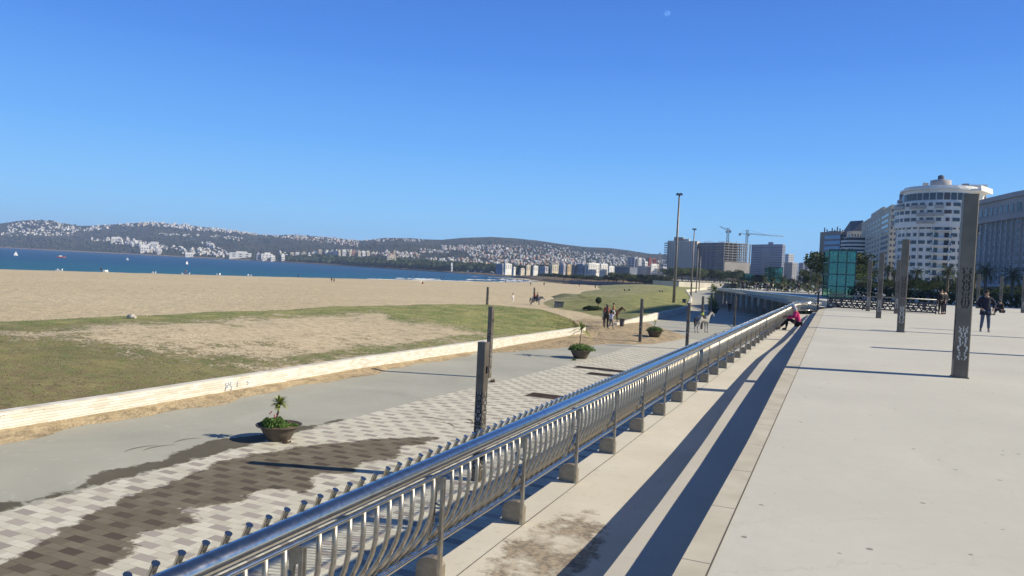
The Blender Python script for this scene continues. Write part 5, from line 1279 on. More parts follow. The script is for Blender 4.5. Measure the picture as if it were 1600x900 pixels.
mb = MB(); a = cam_a0+1.25; M = Matrix.Translation((RI*.75*cos(a), RI*.75*sin(a), 0)) @ Matrix.Rotation(a+pi/2, 4, 'Z')
mb.box(-5.5, 6.5, -4.5, 3.0, HI-2.6, HI-1.9, M); mb.box(-5.5, 6.5, -4.4, -4.2, HI-1.9, HI-.9, M); mb.box(2, 6.5, -2, 3, HI-6.5, HI-2.6, M); mb.build('roof_terrace', W_WHITE, t)
mb = MB(); rr = random.Random(4)
for q in range(9): a = rr.uniform(0, 6.28); r_ = rr.uniform(2, 9); mb.box(r_*cos(a)-.8, r_*cos(a)+.8, r_*sin(a)-.8, r_*sin(a)+.8, HI-1.7, HI+rr.uniform(-.9, .8))
mb.build('rooftop_units', W_GREY, t)
mb = MB().lathe([(3.2, HI-.2), (3.2, HI+2.0), (0, HI+2.6)], 8); mb.build('penthouse', W_GREY, t); MB().lathe([(1.0, HI+2.5), (1.0, HI+3.6), (0, HI+4.0)], 8).build('roof_kiosk', W_SLATE, t)
rails_ = []; rnd = random.Random(8)
its = []; cam_a = atan2(-cI.y, -cI.x); fhI = HI/15.0; bal = []
for f in range(15):
    z = 1.2+f*fhI; R_ = RI if z < HI*.58 else (RI+1.1 if z < HI-8 else RI-1.5)
    if z > HI-8.6: continue
    for q in range(-8, 9):
        a = cam_a+q*.185
        if q in (0, 1) and z < HI*.55: continue
        wd = rnd.choice((1.1, 1.4, 1.7, 2.1)) if R_ != RI-1.5 else 2.0
        if R_ == RI+1.1 and rnd.random() < .4: rails_.append((R_, a, z))
        its.append(((R_)*cos(a), (R_)*sin(a), z+fhI*.3, a+pi/2, wd, .16, fhI*.46))
    if z < HI*.58:
        for q in (-.35, 1.25): a = cam_a+q*.185; its.append((R_*cos(a), R_*sin(a), z+fhI*.2, a+pi/2, 2.0, .14, fhI*.6))
        bal.append(z)
for q in range(-8, 9): a = cam_a+q*.185; its.append(((RI-1.5)*cos(a), (RI-1.5)*sin(a), HI-5.6, a+pi/2, 1.7, .2, 2.3))
for q in range(-8, 9):
    a = cam_a+(q+.5)*.185; M = Matrix.Translation((RI*cos(a), RI*sin(a), 0)) @ Matrix.Rotation(a+pi/2, 4, 'Z')
    if q % 2: MB().box(-.22, .22, -.35, .3, 0, HI*.60, M).build('pier', W_WHITE, t)
fillwin(t, 'window', sorted(its, key=lambda i_: -i_[2]), UNIT)
for z in bal:
    a = cam_a+.45*.185; ca, sa = cos(a), sin(a); M = Matrix.Translation(((RI+.7)*ca, (RI+.7)*sa, 0)) @ Matrix.Rotation(a+pi/2, 4, 'Z')
    MB().box(-3.0, 3.0, -.9, .9, z, z+.25, M).box(-3.0, 3.0, .8, .9, z+.25, z+1.1, M).box(-3, -2.9, -.9, .9, z+.25, z+1.1, M).box(2.9, 3, -.9, .9, z+.25, z+1.1, M).build('balcony', W_WHITE, t)
for R_, a, z in rails_:
    MB().box(-1.3, 1.3, -.75, .0, z, z+1.05, Matrix.Translation(((R_)*cos(a), (R_)*sin(a), 0)) @ Matrix.Rotation(a+pi/2, 4, 'Z')).build('balcony', W_GREY, t)
a = cam_a+.9; MB().box(-3.2, 3.2, -3, 1.2, 0, HI*.62, Matrix.Translation(((RI-1)*cos(a), (RI-1)*sin(a), 0)) @ Matrix.Rotation(a+pi/2, 4, 'Z')).build('bay', W_WHITE, t)
fillwin(t, 'window', [((RI+2.05)*cos(a)+sx*cos(a+pi/2), (RI+2.05)*sin(a)+sx*sin(a+pi/2), 2+f*fhI, a+pi/2, 1.7, .2, 1.5) for f in range(9) for sx in (-1.5, 1.5)], UNIT)
t, loc, hgt, Ll, s = block('dark_wing', 'dark blue wing with stacked glass balconies left of the curved tower', 1404, 318, 1419, 300, 1424, 297, W_SLATE, 14, 1, 0, ww=.6, hh=.35)
fillwin(t, 'balcony', [(p_[0], p_[1], p_[2]-1, p_[3], p_[4], 2.0, 1.1) for p_ in face_items(loc[3], loc[0], 3.5, hgt-.6, 14, 1, .8, .3)], mesh_of(MB().box(-.5, .5, -.5, .5, 0, 1), 'balcony', W_BLUE))
t, loc, hgt, Ll, s = block('tower_side_block', 'white side block with roof terrace behind the nearest big pillar, right of the curved tower', 1502, 306, 1506, 296, 1540, 291, W_WHITE, 14, 0, 6, ww=.5, hh=.42)
# hotel J
def hotel():
    pts = [hray(px_at_h(px, 305))*D_ for px, D_ in ((1506, 246), (1545, 230), (1585, 217), (1625, 208), (1680, 200))]
    HJ = AT(1600, 299, 213).z; o = pts[0]; t = thing('hotel', 'long blue-grey hotel with ribbed shaded facade filling the right edge behind the palms', 'building', (o.x, o.y, 0))
    P = [v-o for v in pts]; back = Vector((10, 14)); poly = [(v.x, v.y) for v in P]+[(v.x+back.x, v.y+back.y) for v in P[::-1]]
    MB().prism(poly, 0, HJ).build('walls', W_HOTEL, t)
    items = []; ribs = MB(); bandw = MB(); k = 0
    for a_, b_ in zip(P, P[1:]):
        L = (b_-a_).length; c = max(2, int(round(L/3.1))); fl = 8; zt = HJ-6.0
        items += face_items(a_, b_, 4.5, zt, fl, c, .34, .5, proud=.07, sill=.25)
        items += [(x, y, HJ-4.3, rz, L/c*.5, .2, 2.0) for x, y, z, rz, w_, dp, h in face_items(a_, b_, 4.5, 6, 1, c, .34, .5)]
        d = (b_-a_).normalized(); rz = atan2(d.y, d.x); n_ = Vector((d.y, -d.x))
        for q in range(c): p = a_+(b_-a_)*q/c; M = Matrix.Translation((p.x, p.y, 0)) @ Matrix.Rotation(rz, 4, 'Z'); ribs.box(-.16, .16, -.5, .3, 3.5, HJ-6.2, M)
        M = Matrix.Translation((a_.x, a_.y, 0)) @ Matrix.Rotation(rz, 4, 'Z'); bandw.box(0, L, -.9, .2, HJ-6.2, HJ-4.9, M); bandw.box(0, L, -.7, .2, HJ-.9, HJ+.3, M); bandw.box(0, L, -1.6, .2, 3.2, 3.9, M)
    ribs.build('ribs', W_HOTEL, t); bandw.build('string_courses', W_HOTEL, t); rnd = random.Random(2); rnd.shuffle(items)
    fillwin(t, 'window', items, UNIT)
hotel()
# unseen tower assumed outside the frame, added to shade the lower promenade
t = thing('shadow_tower', 'unseen plain tower assumed outside the right edge, added to throw the broad shadow on the promenade', 'building', (66, 121.5, 0))
MB().box(0, 22, 0, 31.5, 0, 53).build('walls', W_CREAM, t)
fillwin(t, 'window', [(-.0, y, z, pi/2, 1.6, .16, 1.5) for z in range(4, 50, 4) for y in (3, 8, 13, 18, 23, 28)]+[(x, 0, z, 0, 1.6, .16, 1.5) for z in range(4, 50, 4) for x in (4, 9, 14, 19)], UNIT, 60)

# ------------------------------------------------------------------ green glass pavilions
k = NB('green_glass', 0.06); mx = k.n.nodes.new('ShaderNodeMixShader'); tr = k.n.nodes.new('ShaderNodeBsdfTransparent'); gl = k.n.nodes.new('ShaderNodeBsdfGlossy')
tr.inputs[0].default_value = (0.50, 0.76, 0.62, 1); gl.inputs['Roughness'].default_value = 0.05; gl.inputs[0].default_value = (0.35, 0.62, 0.62, 1); mx.inputs[0].default_value = 0.16
k.n.links.new(tr.outputs[0], mx.inputs[1]); k.n.links.new(gl.outputs[0], mx.inputs[2]); k.n.links.new(mx.outputs[0], k.n.nodes['Material Output'].inputs[0]); M_GG = k.m
M_TEAL = mat('teal_frame', (0.02, 0.07, 0.07), .4, var=.1)
def pavilion(pl, pr, ptop, pb, D_, label, rows, cols, dp):
    a = AT(pl, pb, D_); b = AT(pr, pb, D_+.5); H_ = AT((pl+pr)/2, ptop, D_).z; t = thing('glass_pavilion', label, 'glass pavilion', (a.x, a.y, 0), atan2(b.y-a.y, b.x-a.x), 'green glass pavilions on the terrace')
    W = (Vector((b.x, b.y))-Vector((a.x, a.y))).length
    fr_ = MB(); r = W*.02
    for i in range(cols+1):
        for y in (0, dp): fr_.box(W*i/cols-r, W*i/cols+r, y-r, y+r, 0, H_)
    for j_ in range(rows+1):
        z = H_*j_/rows
        for y in (0, dp): fr_.box(0, W, y-r*.9, y+r*.9, z-r, z+r)
        for x in (0, W): fr_.box(x-r*.9, x+r*.9, 0, dp, z-r, z+r)
    fr_.build('frame', M_TEAL, t)
    for i in range(cols):
        for j_ in range(rows):
            MB().box(W*i/cols+r, W*(i+1)/cols-r, -.01, .01, H_*j_/rows+r, H_*(j_+1)/rows-r).build('pane', M_GG, t)
    for x in (0, W):
        for j_ in range(rows): MB().box(x-.01, x+.01, r, dp-r, H_*j_/rows+r, H_*(j_+1)/rows-r).build('pane', M_GG, t)
    MB().box(-.1, W+.1, -.1, dp+.1, H_+.0, H_+r*2.5).build('roof', M_TEAL, t)
    MB().box(W*.25, W*.75, dp*.45, dp*.55, 0, H_*.3).build('core', M_TEAL, t)
pavilion(1292, 1334, 391.5, 466, 104, 'large green glass pavilion with three rows of panes behind the lattice fence', 4, 3, 4.2)
pavilion(1199, 1221, 418, 455.5, 215, 'middle-sized green glass pavilion in front of the blue-grey office', 4, 3, 7)
pavilion(1163.5, 1176, 428, 452, 330, 'smallest far green glass pavilion left of the middle one', 3, 2, 7)

# ------------------------------------------------------------------ palms and trees
M_FROND = mat('palm_frond', (0.050, 0.070, 0.028), .7, var=.4, scale=2, spec=.3); M_DRY = mat('dry_frond', (0.20, 0.15, 0.08), .9, var=.3, scale=3); M_TRUNK = mat('palm_trunk', (0.13, 0.10, 0.07), .95, var=.35, scale=5, bump=.6)
def palm_crown(seed, n=34, L=2.6):
    rnd = random.Random(seed); mb = MB()
    for i in range(n):
        a = i*2.399+rnd.uniform(-.2, .2); el = 1.25-1.9*(i/n)+rnd.uniform(-.12, .12); ln = L*rnd.uniform(.85, 1.1); h = Vector((cos(a), sin(a), 0)); p = Vector((0, 0, 0)); e = el; pts = [p.copy()]
        for s in range(7): p = p+(h*cos(e)+Vector((0, 0, sin(e))))*ln/7; e -= .20; pts.append(p.copy())
        side = h.cross(Vector((0, 0, 1)))
        mb.tube(pts, [.035, .03, .025, .02, .016, .012, .01, .006], 4, caps=False)
        for s in range(1, 7):
            for q in (0, .33, .66):
                b = pts[s].lerp(pts[s+1], q) if s < 7 else pts[s]; t_ = (pts[s+1]-pts[s]).normalized(); ll = .55*(1-abs(s+q-3)/6)*L/2.6
                for sg in (-1, 1):
                    tip = b+side*sg*ll*.75+t_*ll*.55-Vector((0, 0, ll*.28)); mb.add([b-t_*.035, b+t_*.045, tip], [(0, 1, 2)])
    return mesh_of(mb, 'crown', M_FROND)
def dry_skirt(seed):
    rnd = random.Random(seed); mb = MB()
    for i in range(26):
        a = rnd.uniform(0, 2*pi); r = rnd.uniform(.25, .6); h = Vector((cos(a), sin(a), 0)); b = h*.15+Vector((0, 0, rnd.uniform(-.1, .15))); s = h.cross(Vector((0, 0, 1)))*.07
        mb.add([b-s, b+s, b+h*r-Vector((0, 0, rnd.uniform(.4, 1.1)))], [(0, 1, 2)])
    return mesh_of(mb, 'dry_skirt', M_DRY)
crowns = [palm_crown(i) for i in range(3)]; skirts = [dry_skirt(1), dry_skirt(2)]
def trunk_mesh(h=1.0):
    mb = MB(); n = 12; mb.tube([(0.03*sin(i*.5), 0, i/n) for i in range(n+1)], [.30 if i == 0 else .21+.02*(i % 2)-.04*i/n for i in range(n+1)], 9); return mesh_of(mb, 'trunk', M_TRUNK)
tm = trunk_mesh()
def palm(px, pc, D_, cw, label, i, group='palms along the boulevard', z0=0.0, yellow=False):
    c = AT(px, pc, D_); h = c.z-z0; t = thing('palm_tree', label, 'palm tree', (c.x, c.y, z0), i*1.3, group)
    inst('trunk', tm, t, (0, 0, 0), (0, 0, 0), (1, 1, h)); s = cw*D_/FPX/4.4
    inst('crown', crowns[i % 3], t, (0, 0, h), (0, 0, 0), (s, s, s)); inst('dry_skirt', skirts[i % 2], t, (0, 0, h-.05), (0, 0, 0), (s*.9, s*.9, s))
PL = [(1482,424,150,34,'large dark palm in front of the sunlit part of the curved tower'),(1433,426,165,26,'yellowish palm in front of the shaded part of the curved tower'),(1541,424,135,36,'dark palm above the hooded person, before the hotel'),
      (1583,430,120,38,'dark palm at the right edge before the hotel'),(1388,420,190,26,'palm between the third and second terrace pillars'),(1398,426,175,22,'palm just left of the second terrace pillar'),(1366,428,200,20,'palm seen left of the white apartment tower foot'),
      (1345,432,210,18,'palm right of the large glass pavilion'),(1356,434,230,16,'smaller palm behind the fourth terrace pillar'),(1278,434,190,20,'palm directly left of the large glass pavilion'),(1497,438,170,30,'low palm half behind the nearest big pillar'),(1466,436,200,22,'low palm left of the large dark one'),(1524,430,175,26,'palm just right of the nearest big pillar'),(1421,432,230,18,'small palm right of the second terrace pillar')]
for i, (px, pc, D_, cw, l) in enumerate(PL): palm(px, pc, D_, cw, l, i)
rnd = random.Random(77)
for i in range(34):
    px = 1176+i*3.2+rnd.uniform(-2, 2); D_ = rnd.uniform(190, 420)
    palm(px, rnd.uniform(431, 440)+(px-1176)*.02, D_, rnd.uniform(10, 15), 'one of the crowded thin palms on the far terrace left of the large glass pavilion', i, 'crowded thin palms on the far terrace')
def crown_mesh(seed, n=2300, m=None, full=.75):
    rnd = random.Random(seed); mb = MB(); cl = [(Vector((rnd.uniform(-.75, .75), rnd.uniform(-.75, .75), rnd.uniform(-.35, .55))), rnd.uniform(.28, .5)) for _ in range(13)]
    for _ in range(n):
        c, r = rnd.choice(cl); d = Vector((rnd.gauss(0, 1), rnd.gauss(0, 1), rnd.gauss(0, 1))).normalized(); p = c+d*r*rnd.uniform(full, 1.05)
        a = Vector((rnd.gauss(0, 1), rnd.gauss(0, 1), rnd.gauss(0, 1))).normalized(); b = a.orthogonal().normalized(); s = rnd.uniform(.045, .09)
        mb.add([p-a*s, p+b*s*.6, p+a*s, p-b*s*.6], [(0, 1, 2, 3)])
    return mesh_of(mb, 'crown', m or M_DKLEAF)
cms = [crown_mesh(1), crown_mesh(2), crown_mesh(3, m=M_MIDLEAF), crown_mesh(4, m=M_MIDLEAF)]
tk = MB().tube([(0, 0, -1), (.02, 0, .35), (.0, .03, .8)], [.09, .06, .03], 6); tk.tube([(.01, 0, .3), (.3, .1, .8)], [.04, .015], 5); tk.tube([(.01, 0, .35), (-.25, -.15, .85)], [.035, .015], 5); tk_me = mesh_of(tk, 'trunk', M_STEM)
def tree(px, pbase, D_, h, wd, label, i, group, z0):
    c = AT(px, pbase, D_); t = thing('tree', label, 'tree', (c.x, c.y, z0), i*.9, group)
    inst('trunk', tk_me, t, (0, 0, 0), (0, 0, 0), (h*.5, h*.5, h*.5)); inst('crown', cms[i % 4], t, (0, 0, h*.60), (0, 0, 0), (wd/2, wd/2, h*.42))
for i in range(46):
    px = 1043+i*3.4+rnd.uniform(-1.5, 1.5); D_ = rnd.uniform(430, 560) if px < 1170 else rnd.uniform(330, 430); tree(px, 446, D_, rnd.uniform(6, 9.5)*(.95 if px < 1165 else .5), rnd.uniform(7, 11), 'rounded olive-green tree in the belt at the foot of the tall blocks', i, 'trees at the foot of the tall blocks', 0)
for i in range(60):
    px = 846+i*3.3+rnd.uniform(-1.5, 1.5); D_ = lerp_tab(SH_D, px)+rnd.uniform(3, 60); tree(px, 446, D_, rnd.uniform(3, 5.5)*(.8+.4*(px > 950)), rnd.uniform(5, 9), 'dark low tree in the belt between the beach and the seafront blocks', i, 'trees behind the beach', -3.2)
for i in range(16):
    px = 1342+i*17+rnd.uniform(-5, 5); D_ = rnd.uniform(150, 200); tree(px, 446, D_, rnd.uniform(2.5, 4.2), rnd.uniform(4, 7), 'low dark shrub-like tree under the palms along the boulevard', i, 'low trees under the boulevard palms', 0)
tree(1266, 455, 215, 5.8, 6, 'dense dark tree left of the large glass pavilion', 0, 'big dark trees by the pavilion', 0); tree(1300, 440, 160, 9, 10, 'sunlit tree seen through the large glass pavilion', 2, 'big dark trees by the pavilion', 0); tree(1322, 440, 150, 8, 9, 'second sunlit tree seen through the large glass pavilion', 3, 'big dark trees by the pavilion', 0)
# boulevard hedge, dark wall behind the beach, arcade columns under the far terrace
def hedge(name, pts, h, wd, label, seed, dens=60):
    rnd = random.Random(seed); mb = MB(); P = dense(pts, 1.0)
    for p in P:
        for _ in range(dens):
            q = p+Vector((rnd.uniform(-wd, wd), rnd.uniform(-wd, wd), h*rnd.random()**.7)); s = rnd.uniform(.12, .3); a = Vector((rnd.gauss(0, 1), rnd.gauss(0, 1), rnd.gauss(0, 1))).normalized(); b = a.orthogonal().normalized(); mb.add([q-a*s, q+b*s, q+a*s, q-b*s], [(0, 1, 2, 3)])
    mb.build(name, M_DKLEAF, label=label, cat='hedge')
hedge('hedge', [G(1345, 468, 0)*1.0, G(1440, 473.5, 0), G(1520, 477.5, 0), G(1640, 484, 0)], 1.5, 1.2, 'long dark clipped hedge between the terrace and the boulevard', 5, 70)
wl_ = [AT(px, 445, lerp_tab(SH_D, px)-2) for px in (846, 870, 912, 960, 1014, 1045)]
wall_run([(v.x, v.y) for v in wl_], .4, -5, lambda i: [-5.2, -4.3, -3.0, -2.5, -2.3, -2.2][i]).build('sea_wall', W_DARK, label='low dark wall closing off the far end of the beach', cat='wall')
aw = [AT(px, 440, D_) for px, D_ in ((1020, 372), (1060, 372), (1110, 400), (1180, 420))]
wall_run([(v.x, v.y) for v in aw], .4, -4, -.2).build('boundary_wall', plaster('pale_boundary', (0.5, 0.47, 0.42)), label='pale low wall where the promenade disappears in the distance', cat='wall')
colm = mesh_of(MB().box(-.28, .28, -.28, .28, LOW, -.55), 'arcade_column', W_BROWN)
off = dense([v+Vector((1.6, .8, 0)) for v in bulge], 4.5)
for i, v in enumerate(off): inst('arcade_column', colm, None, v, label='dark square column in the shaded arcade under the far terrace edge', cat='column', group='columns under the far terrace')
for i in range(6):
    v = off[min(len(off)-1, 1+i)]+Vector((-1.8-(i % 2), -1.0, LOW)); t = thing('tree', 'small dark potted tree in the shade before the arcade', 'tree', v, i, 'potted trees before the arcade')
    inst('trunk', tk_me, t, (0, 0, 0), (0, 0, 0), (1.3, 1.3, 1.5)); inst('crown', cms[i % 2], t, (0, 0, 1.9), (0, 0, 0), (.9, .9, .9))
hedge('hedge', [G(1128, 450.6, 0), G(1180, 453.5, 0), G(1240, 457.5, 0), G(1284, 460.5, 0)], 1.7, 1.6, 'dark shrub border with gaps on the far terrace behind the strollers', 6, 12)
# parked cars beyond the hedge
M_CARS = [mat('car_paint_'+n, c, .3, metal=.2, var=.03, spec=.6) for n, c in (('silver', (.4, .4, .42)), ('white', (.7, .7, .7)), ('dark', (.03, .03, .04)), ('blue', (.04, .06, .16)))]
M_TYRE = mat('tyre_rubber', (0.02, 0.02, 0.02), .9); M_RIM = mat('wheel_rim', (.4, .4, .4), .3, metal=.8)
side = [(-2.1, .35), (-2.15, .75), (-1.9, .95), (-1.2, 1.02), (-.6, 1.42), (.7, 1.45), (1.35, 1.02), (2.0, .92), (2.12, .6), (2.1, .32)]
XZ = Matrix(((1,0,0,0),(0,0,1,0),(0,1,0,0),(0,0,0,1)))
gl_poly = [(-1.05, 1.03), (-.55, 1.36), (.62, 1.38), (1.15, 1.03)]
for i, (px, D_, l) in enumerate(((1352,150,'silver car parked beyond the hedge, left of the others'),(1376,148,'white car parked beyond the hedge between two pillars'),(1418,140,'dark car parked beyond the hedge right of the second pillar'),(1448,138,'blue car parked beyond the hedge left of the large palm'),(1550,128,'silver car parked beyond the hedge behind the hooded person'),(1585,125,'white car parked beyond the hedge at the right edge'))):
    c = AT(px, 460, D_); t = thing('parked_car', l, 'car', (c.x, c.y, 0), .15, 'cars parked along the boulevard')
    MB().prism(side, -.85, .85, XZ).build('body', M_CARS[i % 4], t); MB().prism(gl_poly, -.865, .865, XZ).build('windows', M_GLASS, t)
    for x in (-1.35, 1.3):
        for s in (-1, 1):
            wv = MB().tube([(x, s*.66, .32), (x, s*.87, .32)], .32, 14).build('wheel', M_TYRE, t); MB().tube([(x, s*.86, .32), (x, s*.885, .32)], .19, 10).build('rim', M_RIM, wv)
    for s in (-.6, .6): MB().ball((2.08, s, .68), .1, 6, 4).build('headlight', M_RIM, t)

# ------------------------------------------------------------------ houses on the hills
def house_mesh(kind, wall):
    mb = MB(); mb.cur = 0
    if kind == 0: mb.box(-.5, .5, -.5, .5, -.6, 1); mb.box(-.2, .3, -.3, .3, 1.0, 1.28)
    elif kind == 1: mb.box(-.5, .1, -.5, .5, -.6, 1.1); mb.box(.1, .5, -.45, .45, -.6, .7)
    elif kind == 2: mb.box(-.5, .5, -.4, .4, -.6, .75); mb.add([(-.55, -.45, .75), (.55, -.45, .75), (.55, .45, .75), (-.55, .45, .75), (-.2, 0, 1.1), (.2, 0, 1.1)], [(0, 1, 5, 4), (1, 2, 5), (2, 3, 4, 5), (3, 0, 4)])
    else: mb.box(-.5, .5, -.5, .0, -.6, .8); mb.box(-.5, .5, .0, .5, -.6, 1.2)
    mb.cur = 1
    for f in (.2, .6):
        for u in (-.3, 0, .3): mb.box(u-.06, u+.06, -.51 if kind != 2 else -.41, .2, f, f+.16); mb.box(-.512, .2, u*.8-.06, u*.8+.06, f, f+.16)
    return mb
hmats = [W_WHITE, W_CREAM, W_LIL, W_TERRA, W_WHITE]
HM = {}
def hm(k_, mi):
    if (k_, mi) not in HM:
        mb = house_mesh(k_, None); HM[(k_, mi)] = mesh_of(mb, 'hill_house', [hmats[mi], M_GLASS])
    return HM[(k_, mi)]
rnd = random.Random(2024)
# clusters: (xa, ya, xb, yb, half thickness a, b, count, wmin, wmax in picture px, tall, palette)
PW = [0, 0, 0, 1, 4, 2]; PT = [0, 0, 1, 2, 3, 4, 1]
clusters = [(12,356,118,354,9,5,150,1.6,3.2,.8,PW),(0,366,115,365,2,3,60,1.8,3.6,.6,PW),(45,344.5,90,348,1.5,3,16,1.6,2.6,.7,PW),(140,357,172,354,2.5,2.5,24,2,3.6,.8,PW),(95,358,140,359,4,2,26,1.8,3,.8,PW),
 (186,352,232,350,2,3,26,2,4,.8,PW),(230,349,300,355,2.5,4,70,1.8,3.4,.9,PW),(265,354,400,364,3,3,150,1.8,3.4,.9,PW),(300,355,400,366,2,2,60,1.6,2.8,.9,PW),(250,366,312,368,1.3,1.5,30,2,4.5,.5,PW),(330,368,378,374,1.5,2.5,26,2,4,.7,PW),
 (143,374,195,380,2,3,50,1.6,3,.8,PW),(168,374,190,377,2,2,8,3,5,1.0,PW),(195,378,250,388,4,5,80,2,4.5,1.0,PW),(218,388,252,394,4,4,30,2.5,5,1.2,PW),(250,386,330,392,2,4,60,1.8,4,.7,PW),(285,392,350,399,4,3,70,2,4.5,1.0,PW),(316,380,335,386,2,2,12,2.5,4.5,1.2,PW),(335,388,358,396,3,3,22,2,4,.8,PW),
 (437,395,447,401,3,3,10,3,5,1,PW),(400,367,455,369,1.2,1.5,34,1.6,2.8,.8,PW),(455,370,560,381,4,4,130,1.6,3,.9,PT),(430,369,500,372,2,2,46,1.6,2.8,.9,PW),(500,370,560,375,2,2,30,1.6,2.6,.9,PW),(562,374,600,376,1.2,1.5,16,1.6,2.6,.8,PW),(600,373,662,376,1.5,1.5,36,1.6,2.8,.8,PW),
 (528,403,582,408,3,2.5,60,1.8,3.8,1.0,[2,0,0,2]),(540,393,605,397,2,2,50,1.8,3.4,.9,PT),(600,396,655,400,4,4,110,1.6,3.6,1.0,PT),(655,392,700,392,3,3,60,1.6,3.2,.9,PT),(690,387,800,389,3,5,210,1.6,3.4,1.0,PT),(730,395,800,402,4,9,170,1.6,3.4,1.0,PT),(665,409,800,415,5,8,280,1.8,4,1.0,PT),(620,413,665,416,2,3,44,1.8,3.6,.8,PW),
 (700,421,800,427,1.5,2,46,2,4,1.0,PW),(800,391,900,399,8,6,190,1.4,2.8,.9,PT),(800,407,900,409,9,6,300,1.8,4,1.0,PT),(850,384,900,392,2,3,36,1.4,2.4,.9,PW),(900,400,985,403,6,4,170,1.4,2.8,.9,PW),(900,409,985,411,4,3,90,1.8,3.4,1.0,PW),(985,405,1042,411,4,4,60,1.6,3.2,.9,PW)]
H = []
for (xa, ya, xb, yb, ta, tb, n, w0, w1, tl, pal) in clusters:
    for _ in range(n):
        u = rnd.random(); px = xa+(xb-xa)*u; th = ta+(tb-ta)*u; py = ya+(yb-ya)*u+rnd.uniform(-th, th)
        if px < 1042: H.append((px, py+.8, rnd.uniform(w0, w1)*rnd.choice((.8, 1, 1)), tl*rnd.uniform(.6, 1.0), rnd.choice(pal)))
big = [(40+0,0,0,0,0)][:0]
# larger individual blocks: (px left, px right, top, base, palette)
bigs = [(166,171,372.5,377,0),(174,189,372.5,378.5,0),(219,233,386,395,0),(235,247,381,390,0),(246,252,391,397,0),(327,334,381.5,386.5,0),(289,302,397,402,0),(356,395,395.5,403,0),(400,406,397,406,2),(406,427,397,404,0),(409,417,404,408.5,0),(422,430,401.5,408.5,0),(439,445,400,408,0),
        (445,450,397.5,402,2),(453,460,396,402.5,1),(461,468,395.5,402,0),(470,479,395.5,402.5,1),(481,486,395.5,402.5,0),(486,497,394.5,400,0),(497,503,392,400,1),(507,514,393,401,0),(515,522,393,401,2),(523,527,392.5,401,0),(528,532,393,402,1),(534,541,392,401,0),(545,549,393,400,1),(550,556,393,400,3),(558,564,393.5,400,1),(565,571,393.5,400,0),(572,578,394,400,1),(602,619,401,410.5,1),(666,673,406.5,412,0),(704,707,414,425,0)]
for (a, b, tp, bs, pi_) in bigs: H.append(((a+b)/2, bs, b-a, (bs-tp)/(b-a), pi_))
H.sort(key=lambda h: -h[2]*h[2]*h[3])
lab = ['white flat-roofed houses scattered on the hills across the bay', 'cream houses scattered on the hills across the bay', 'pale lilac-grey houses scattered on the hills across the bay', 'terracotta houses scattered on the hills across the bay', 'white flat-roofed houses scattered on the hills across the bay']
single = ['one of the white flat-roofed houses on the hills across the bay', 'one of the cream houses on the hills across the bay', 'one of the lilac-grey houses on the hills across the bay', 'one of the terracotta houses on the hills across the bay', 'one of the white flat-roofed houses on the hills across the bay']
rest = {}
for i, (px, py, wp, asp, mi) in enumerate(H):
    p, D_ = on_hill(px, py); wd = wp*D_/FPX; hgt = wd*asp; rz = YAW+rnd.choice((-1, 1, 1))*rnd.uniform(.2, .7)+(px-800)*-.0006
    if rnd.random() < .55 and wp < 6: rz = YAW+rnd.uniform(.35, .8)
    if wp >= 5: rz = YAW+rnd.uniform(.25, .5)
    k_ = rnd.randint(0, 3) if wp < 6 else rnd.choice((0, 3)); dp = min(wd, 14 if wp < 6 else 12)
    if i < 300: inst('hill_house', hm(k_, mi), None, (p.x, p.y, p.z), (0, 0, rz), (wd*.78, dp, hgt), label=single[mi], cat='house', group=lab[mi])
    else:
        M = Matrix.Translation(p) @ Matrix.Rotation(rz, 4, 'Z') @ Matrix.Diagonal((wd*.74, dp*.9, hgt*.9, 1)); src = house_mesh(k_, None); mb = rest.setdefault(mi, MB())
        for v, f, m_i in ((src.v, src.f, src.mi),):
            o = len(mb.v); mb.v += [tuple(M @ Vector(q)) for q in v]
            for ff, mm in zip(f, m_i): mb.f.append([x+o for x in ff]); mb.mi.append(mm); mb.smooth.append(False)
for mi, mb in rest.items(): mb.build('hill_houses', [hmats[mi], M_GLASS], label=lab[mi].replace('houses', 'smaller houses'), cat='houses', kind='stuff')
# scattered dark trees on the slopes
mb = MB(); rnd = random.Random(55)
for _ in range(4200):
    px = rnd.uniform(-40, 1060); cl = column(px); D_ = cl[3]+(cl[5]-cl[3])*.93*rnd.random()**1.1
    h = cl[0]; z = hill_z(cl, D_, px); s = rnd.uniform(1.6, 4.2)*D_/2200
    mb.ball((h.x*D_, h.y*D_, z+s*.3), s, 5, 3, (1.2, 1.2, .8), .25)
mb.build('hillside_woods', mat('hillside_trees', (0.028, 0.042, 0.022), .95, var=.5, scale=.004), label='dark scattered trees and scrub covering the hills across the bay', cat='woods', kind='stuff')
# woods by the far shore
mb = MB()
for _ in range(1500):
    px = rnd.uniform(440, 900); D0 = lerp_tab(CT_D, px)*1.0; D_ = D0+rnd.random()**1.5*D0*.16; cl = column(px); h = cl[0]; z = hill_z(cl, D_, px); s = rnd.uniform(3, 6)
    mb.ball((h.x*D_, h.y*D_, z+s*.4), s, 6, 4, (1.2, 1.2, .9), .25)
mb.build('shore_woods', M_DKLEAF, label='dark belt of trees along the far shore below the apartment row', cat='woods', kind='stuff')

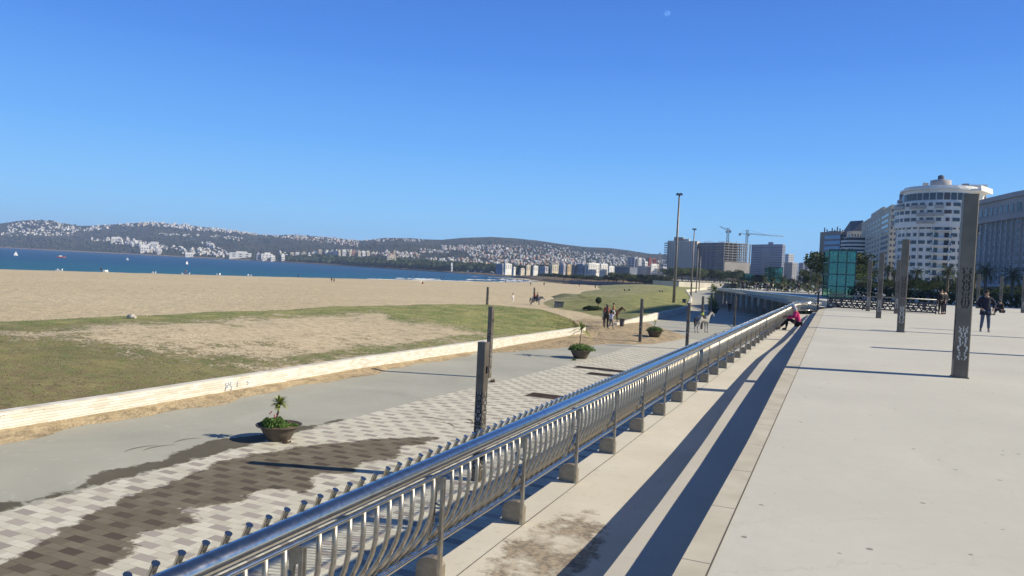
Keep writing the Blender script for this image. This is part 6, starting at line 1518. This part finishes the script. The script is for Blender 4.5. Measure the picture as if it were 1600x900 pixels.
# ------------------------------------------------------------------ grass tufts on the banks
M_BLADE = mat('grass_blade', (0.16, 0.20, 0.05), .9, var=.4, scale=.6, c2=(0.26, 0.24, 0.10), spec=.2)
def tufts(name, obj_name, n, seed, lab):
    o = bpy.data.objects[obj_name]; me = o.data; rnd = random.Random(seed); at = me.attributes['turf'].data; mb = MB(); nv = len(me.vertices)
    for _ in range(n):
        i = rnd.randrange(nv-80); g = at[i].value
        if g < .35 or rnd.random() > g: continue
        v = me.vertices[i].co; p = Vector((v.x+rnd.uniform(-.35, .35), v.y+rnd.uniform(-.35, .35), v.z-.02)); s = rnd.uniform(.02, .05)
        for q in range(4):
            a = rnd.uniform(0, 2*pi); d = Vector((cos(a)*.5, sin(a)*.5, 1))*s; b = Vector((-sin(a), cos(a), 0))*s*.28; mb.add([p-b, p+b, p+d], [(0, 1, 2)])
    mb.build(name, M_BLADE, kind='stuff', label=lab, cat='grass')
tufts('grass', 'grass_bank', 60000, 1, 'short rough grass tufts over the near grass bank')
tufts('grass', 'grass_bank.001', 9000, 2, 'short green grass tufts over the far grass bank')

# ------------------------------------------------------------------ moon
MM = bpy.data.materials.new('moon_surface'); MM.use_nodes = True; n = MM.node_tree; b_ = n.nodes['Principled BSDF']; o_ = n.nodes['Material Output']
tr = n.nodes.new('ShaderNodeBsdfTransparent'); df = n.nodes.new('ShaderNodeBsdfDiffuse'); df.inputs[0].default_value = (.07, .07, .07, 1); ad = n.nodes.new('ShaderNodeAddShader')
n.links.new(tr.outputs[0], ad.inputs[0]); n.links.new(df.outputs[0], ad.inputs[1]); n.links.new(ad.outputs[0], o_.inputs[0])
p = ray(1043, 21).normalized()*16000
mo = MB().ball((0, 0, 0), 55, 24, 16).build('moon', MM, label='faint half moon high in the blue sky', cat='moon', loc=(p.x, p.y, p.z+EYE)); mo.visible_shadow = True

# ------------------------------------------------------------------ haze
HZ = bpy.data.materials.new('haze_air'); HZ.use_nodes = True; n = HZ.node_tree; n.nodes.remove(n.nodes['Principled BSDF'])
pv = n.nodes.new('ShaderNodeVolumePrincipled'); pv.inputs['Density'].default_value = HAZE; pv.inputs['Color'].default_value = (0.50, 0.66, 1.0, 1); pv.inputs['Anisotropy'].default_value = 0.0
n.links.new(pv.outputs[0], n.nodes['Material Output'].inputs['Volume'])
if HAZE > 0: MB().box(-5200, 2700, -700, 4900, -60, 190).build('haze', HZ, kind='stuff')
